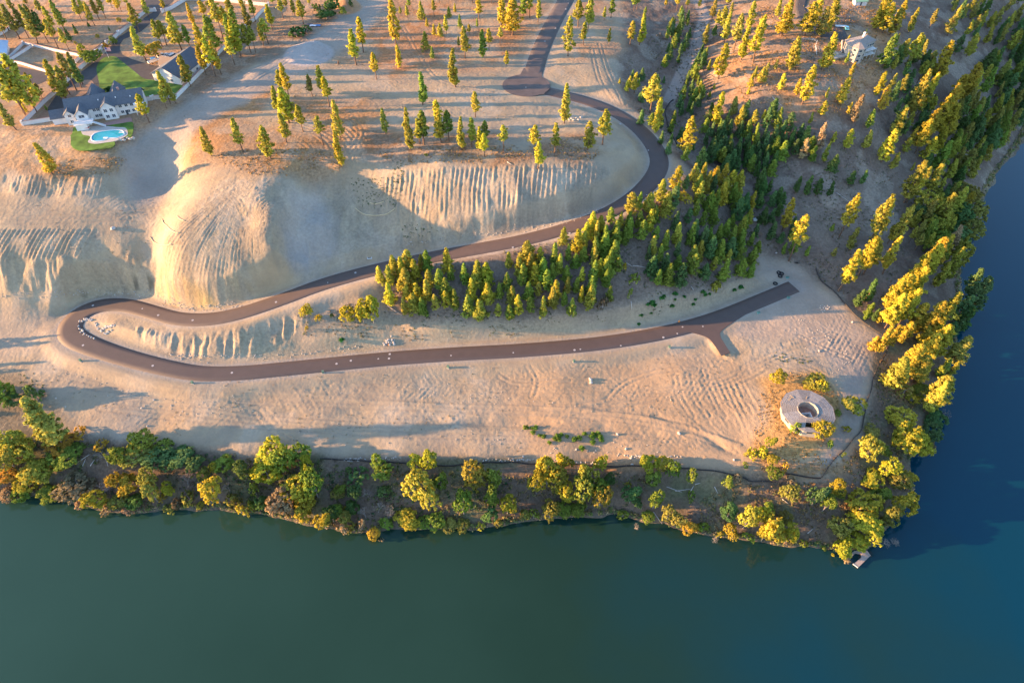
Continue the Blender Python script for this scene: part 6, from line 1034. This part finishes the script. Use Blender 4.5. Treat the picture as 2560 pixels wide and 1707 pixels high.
def log(x0, y0, x1, y1, tile, k=K1, r_=.16, m=BARKG):
    a_, b_ = hit(tile[0]+x0*k, tile[1]+y0*k), hit(tile[0]+x1*k, tile[1]+y1*k); c = a_; pts_ = [tuple(a_+(b_-a_)*t+np.array([0, 0, GZ(*(a_+(b_-a_)*t)[:2])-(a_+(b_-a_)*t)[2]+.2])-c) for t in (0, .33, .66, 1)]; V, Fc = tube(pts_, [r_, r_*.85, r_*.7, r_*.35], 6); Fc.append(tuple(range(6))[::-1]); o = meshobj('fallen_log', V, Fc, m, smooth_=True); o.location = tuple(c); reg(o, 'pale fallen log', 'log', 'fallen logs among the trees', tile[0]+(x0+x1)/2*k, tile[1]+(y0+y1)/2*k)
DEAD = mat('dead_wood', (.52,.47,.44), .9, .15, 2)
for q in [((1420,430,1560,480),(1280,1100),K2),((1500,470,1640,450),(1280,1100),K2),((1680,410,1730,395),(1280,1100),K2),((1640,470,1670,420),(1280,1100),K2),((1860,430,1890,490),(1280,1100),K2),((1300,660,1380,770),(1280,1100),K2),((1040,940,1100,975),(1280,400),K1),((1100,965,1240,988),(1280,400),K1),((1085,1290,1090,1370),(1280,400),K1),((1630,1150,1655,1190),(1280,400),K1),((1200,1330,1330,1420),(640,400),K1),((40,890,150,990),(1920,0),K1),((360,850,420,800),(1920,1100),K1),((130,540,185,580),(1920,1100),K1),((620,300,730,375),(1920,400),K1),((1240,370,1300,420),(1920,0),K1),((1310,610,1370,690),(1920,400),K1),((720,200,830,130),(0,1100),K2),((760,240,790,170),(0,1100),K2),((830,240,870,180),(0,1100),K2),((170,170,230,220),(0,1050),K2),((2290,1480,2334,1510),(640,0),K1)]: log(*q[0], q[1], q[2], m=DEAD)
for (x, y, tx) in ((752,585,(640,0)),): P = hit(tx[0]+x*K1, tx[1]+y*K1); V, Fc = tube([(0,0,0),(.1,0,1.0),(.4,.1,1.8)], [.5,.4,.2], 8); o = meshobj('tree_stump', V, Fc, BARK); o.location = tuple(P); reg(o, 'dark broken tree stump', 'stump', None, tx[0]+x*K1, tx[1]+y*K1)
# green plants on the terrace and bank
def plantmesh(seed):
    return leafmesh('plant_leaves', np.array([(math.cos(i*2.4)*.75*(i/9)**.5, math.sin(i*2.4)*.75*(i/9)**.5, .35+.25*((9-i)/9)) for i in range(10)]), np.full(10, .42), np.array([(math.cos(i*2.4)*.5, math.sin(i*2.4)*.5, .8) for i in range(10)]), 14, .34, .8, seed)
PM = [plantmesh(i) for i in (71, 72, 73)]
def plant(u, v, s_, c_, noun, group): P = hit(u, v); o = bpy.data.objects.new('leafy_plant', random.choice(PM)); C.objects.link(o); o.location = tuple(P); o.scale = (s_,)*3; o.rotation_euler = (0, 0, random.uniform(0, 6)); o.color = (*c_, 1); reg(o, noun, 'plant', group, u, v)
for x, y in [(130,985),(180,988),(215,985),(190,1028),(252,1055),(288,1065),(340,1118),(385,1085),(425,1092),(410,1062),(450,1045),(500,1062),(568,1093),(615,1080),(660,1040),(740,1038),(728,1068),(785,1035),(805,1070),(815,1100),(735,1120),(635,1170),(760,1060)]: plant(1280+x*K1, 800+y*K1, random.uniform(.8, 1.3), (.16,.27,.05), 'bright green leafy plant', 'green plants on the sandy terrace')
for x, y in [(1240,1320),(1275,1305),(1295,1330),(1365,1265),(1385,1245),(1485,1275),(1670,1275),(1740,1210),(1760,1235),(1800,1225),(2025,1190),(2085,1165),(1270,1400),(1460,1335),(1180,1420),(1485,1225),(1570,1250),(1650,1320),(1155,1500)]: plant(1280+x*K1, 400+y*K1, random.uniform(.8, 1.5), (.06,.22,.05), 'dark green leafy plant', 'green plants on the dry bank')
plant(640+783*K1, 800+185*K1, 1.3, (.06,.24,.05), 'dark green leafy plant', None)
# rubbish by the haul road
TB = lambda x, y: (640+x*K1, y*K1)
for x, y, c_, l_ in ((490,228,(.10,.10,.12),'dark plank heap dumped beside the grey haul road'),(520,240,(.75,.75,.78),'white sheet dumped beside the grey haul road'),(560,240,(.12,.25,.50),'blue tarpaulin dumped beside the grey haul road'),(430,280,(.55,.65,.75),'pale blue sheet lying in scrub left of the dumped heap')):
    P = hit(*TB(x, y)); V = []; Fc = []; r = np.random.default_rng(x)
    for i in range(7):
        for j in range(5): V.append(((i-3)*.6+r.normal(0,.08), (j-2)*.5+r.normal(0,.08), .35+.3*r.random()*(1-abs(i-3)/3.5)))
    V += [(vx, vy, 0) for vx, vy, vz in V]; Fc = [(j+i*5, j+5+i*5, j+6+i*5, j+1+i*5) for i in range(6) for j in range(4)]; o = meshobj('rubbish_heap', V, Fc, mat('rubbish_%d' % x, c_, .7)); o.location = tuple(P); tag(o, l_, 'rubbish')
for (u, v, lab) in ((2207,797,'black'),): pass
P = hit(1280+2215*K1, 400+552*K1); o = empty('white_cabinet', tuple(P), .2, 'small white cabinet on the dirt edge right of the large grove', 'utility box'); part('cabinet', [box(-.9,.9,-.6,.6,0,.9)], TRIM, o); part('lid', [box(-.95,.95,-.65,.65,.9,1.0)], WHITE, o)
P = hit(1920+262*K1, 400+942*K1); 
V, Fc = merge([tube([(0,0,.2),(math.cos(a)*1.6, math.sin(a)*1.0, .5)], [.12,.05], 4) for a in np.arange(0, 6.2, .7)]); o = meshobj('brush_pile', V, Fc, BLACK); o.location = tuple(P); tag(o, 'dark brush pile at the top corner of the gravel pad', 'brush pile')
P = hit(640+1035*K1, 400+893*K1); o = empty('storm_drain', tuple(P), .2, 'small white storm drain left of the dark shaded road', 'drain'); part('frame', [box(-1,1,-.7,-.5,0,.25), box(-1,1,.5,.7,0,.25), box(-1,-.8,-.5,.5,0,.25), box(.8,1,-.5,.5,0,.25)], TRIM, o); part('grate', [box(-.8,.8,-.5+i*.25,-.4+i*.25,.05,.12) for i in range(4)], SHING, o)
# ------------------------------------------------------------------ keep at most 300 of a kind as individuals
def kindof(t): return {'pine': 'pine_tree', 'big': 'pine_tree'}.get(t['kind'], ('fir_tree' if t['kind'] == 'fir' or t['tone'] in 'dbn' else 'pine_tree') if t['kind'] in ('full', 'fir') else KIND[t['kind']][0])
def mergetrees(name, label, L_):
    for part_, m in (('crown', FOL), ('trunk', BARK)):
        vs_, fs_, ns_, cs_, cl_ = [], [], [], [], []; off = 0
        for t in L_:
            for ch in list(t['o'].children):
                if ch.name.split('.')[0] != part_: continue
                me = ch.data; co = np.empty(len(me.vertices)*3, np.float32); me.vertices.foreach_get('co', co); co = co.reshape(-1, 3)
                a = t['o'].rotation_euler[2]; s = t['o'].scale; R_ = np.array([[math.cos(a), -math.sin(a), 0],[math.sin(a), math.cos(a), 0],[0,0,1]]); vs_.append((co*np.array(s))@R_.T+np.array(t['o'].location))
                if part_ == 'crown':
                    cn = np.empty(len(me.loops)*3, np.float32); me.corner_normals.foreach_get('vector', cn); ns_.append((cn.reshape(-1, 3))@R_.T); q = np.empty(len(me.vertices), np.float32); me.attributes['clump'].data.foreach_get('value', q); cl_.append(q); cs_.append(np.repeat(np.array([tuple(ch.color)]), len(co), 0))
                    fs_.append(np.arange(len(co)).reshape(-1, 4)+off)
                else: fs_ += [tuple(i+off for i in p.vertices) for p in me.polygons]
                off += len(co)
        if not vs_: continue
        V = np.concatenate(vs_)
        if part_ == 'trunk': o = meshobj(name+'_trunks', V, fs_, BARK); tag(o, label+' trunks', kind='stuff'); continue
        nq = off//4; me = bpy.data.meshes.new(name); me.vertices.add(off); me.vertices.foreach_set('co', V.astype(np.float32).ravel()); me.loops.add(off); me.loops.foreach_set('vertex_index', np.arange(off, dtype=np.int32)); me.polygons.add(nq); me.polygons.foreach_set('loop_start', np.arange(0, off, 4, dtype=np.int32)); me.update(calc_edges=True)
        c4 = np.concatenate(cs_)*(.55+.9*np.concatenate(cl_))[:,None]; c4[:,3] = 1; ca = me.color_attributes.new('tint', 'FLOAT_COLOR', 'POINT'); ca.data.foreach_set('color', c4.astype(np.float32).ravel()); me.polygons.foreach_set('use_smooth', np.ones(nq, bool)); me.normals_split_custom_set_from_vertices(np.concatenate(ns_).tolist()); me.materials.append(COV); o = bpy.data.objects.new(name, me); C.objects.link(o); tag(o, label, kind='stuff')
    for t in L_:
        for ch in list(t['o'].children): bpy.data.objects.remove(ch)
        bpy.data.objects.remove(t['o']); TREES.remove(t)
for kd in ('pine_tree', 'fir_tree', 'leafy_tree', 'shrub'):
    L_ = sorted([t for t in TREES if kindof(t) == kd], key=lambda t: -t['h']*project(t['o'].location)[2]); print('KIND', kd, len(L_))
    if len(L_) > 300: mergetrees(kd.replace('_tree', '')+'_wood', 'smaller far off %s trees of the surrounding woods' % kd.split('_')[0], L_[300:])
# ------------------------------------------------------------------ labels that single each tree out
LM = [('the white house', 270, 285), ('the turquoise pool', 268, 340), ('the green lawn', 300, 200), ('the white garage', 455, 170), ('the flagpole', 268, 130), ('the paddock', 120, 150), ('the metal roofed barn', 15, 120), ('the gravel heap', 762, 130), ('the orange dirt heap', 865, 20), ('the turning circle', 1316, 213), ('the straight street', 1385, 70),
 ('the upper road bend', 1650, 400), ('the hairpin bend', 180, 820), ('the grooved cut slope', 1200, 460), ('the sandy spur', 600, 540), ('the black tyres', 1950, 695), ('the road fork', 1800, 850), ('the round ring roof', 2016, 1030), ('the wooden dock', 2150, 1392), ('the hilltop house', 2160, 125), ('the ravine track', 1710, 170), ('the gravel pad', 2080, 800),
 ('the green terrace plants', 1400, 1090), ('the boulder pile', 975, 853), ('the white stone pile', 2060, 770), ('the dry grass knoll', 690, 400), ('the shaded gully', 880, 500), ('the green roofed shed', 2150, 8), ('the blue car', 2116, 72), ('the middle grove', 1300, 720), ('the large grove', 1750, 620), ('the river cape', 2200, 1250), ('the left terrace edge', 90, 1010), ('the middle of the river bank', 1000, 1230), ('the left river bank', 350, 1190), ('the right river bank', 1650, 1240), ('the east river bank', 2350, 950), ('the narrow east shore', 2420, 560), ('the haul road', 900, 70), ('the lower road', 1200, 880)]
ORD = ['', 'second ', 'third ', 'fourth ', 'fifth ', 'sixth ', 'seventh ', 'eighth ', 'ninth ', 'tenth ', 'eleventh ', 'twelfth ', 'thirteenth ', 'fourteenth ', 'fifteenth ', 'sixteenth ', 'seventeenth ', 'eighteenth ', 'nineteenth ', 'twentieth '] + ['%dth ' % i if i % 10 not in (1, 2, 3) else '%d%s ' % (i, {1: 'st', 2: 'nd', 3: 'rd'}[i % 10]) for i in range(21, 120)]
def direction(u, v, lu, lv):
    dx, dy = u-lu, (v-lv)*1.3; return 'left of' if dx < -abs(dy) else 'right of' if dx > abs(dy) else 'above' if dy < 0 else 'below'
def size_word(h, kd): return 'tall' if h > (13 if kd != 'shrub' else 3) else 'small' if h < (7.5 if kd != 'shrub' else 1.6) else 'medium'
buckets = {}
for t in TREES:
    kd = kindof(t); t['name'] = kd; noun = {'pine_tree': 'pine', 'fir_tree': 'conifer', 'leafy_tree': 'leafy tree', 'shrub': 'shrub', 'bare_tree': 'leafless bush'}[kd]
    if t['zone']: key = ('%s %s' % (TWORD[t['tone']], noun), 'in the ' + t['zone'] if not t['zone'].startswith('top edge') else 'at the ' + t['zone'], None)
    else: l = min(LM, key=lambda q: (q[1]-t['u'])**2+((q[2]-t['v'])*1.3)**2); key = ('%s %s %s' % (size_word(t['h'], kd), TWORD[t['tone']], noun), direction(t['u'], t['v'], l[1], l[2])+' '+l[0], l)
    buckets.setdefault(key[:2], []).append((t, key[2]))
CATW = {'pine_tree': 'pine tree', 'fir_tree': 'conifer', 'leafy_tree': 'tree', 'shrub': 'shrub', 'bare_tree': 'bush'}
GRP = {'pine_tree': 'pine trees around the building site', 'fir_tree': 'dark conifers of the groves and slopes', 'leafy_tree': 'leafy trees along the river bank', 'shrub': 'shrubs dotted over the ground', 'bare_tree': 'leafless bushes on the river bank'}
for (desc, where), L_ in buckets.items():
    zone = L_[0][1] is None
    L_.sort(key=lambda q: q[0]['u'] if zone else (q[0]['u']-q[1][1])**2+(q[0]['v']-q[1][2])**2)
    for i, (t, l) in enumerate(L_):
        o = t['o']
        if len(L_) == 1: lab = '%s %s' % (desc, where)
        elif zone: lab = '%s%s from the left %s' % (ORD[i] or 'first ', desc, where)
        else: lab = '%snearest %s %s' % (ORD[i], desc, where)
        tag(o, lab, CATW[t['name']], GRP[t['name']]); o.name = t['name']
        if t['kind'] == 'shrub':
            for ch in o.children: ch.name = 'stems' if 'trunk' in ch.name else 'foliage'
bk = {}
for m_ in MISC:
    l = min(LM, key=lambda q: (q[1]-m_['u'])**2+((q[2]-m_['v'])*1.3)**2); bk.setdefault((m_['noun'], direction(m_['u'], m_['v'], l[1], l[2])+' '+l[0]), []).append((m_, l))
for (noun, where), L_ in bk.items():
    L_.sort(key=lambda q: (q[0]['u']-q[1][1])**2+(q[0]['v']-q[1][2])**2)
    for i, (m_, l) in enumerate(L_): tag(m_['o'], '%s %s' % (noun, where) if len(L_) == 1 else '%snearest %s %s' % (ORD[i], noun, where), m_['cat'], m_['group'])
print('TREES', len(TREES))
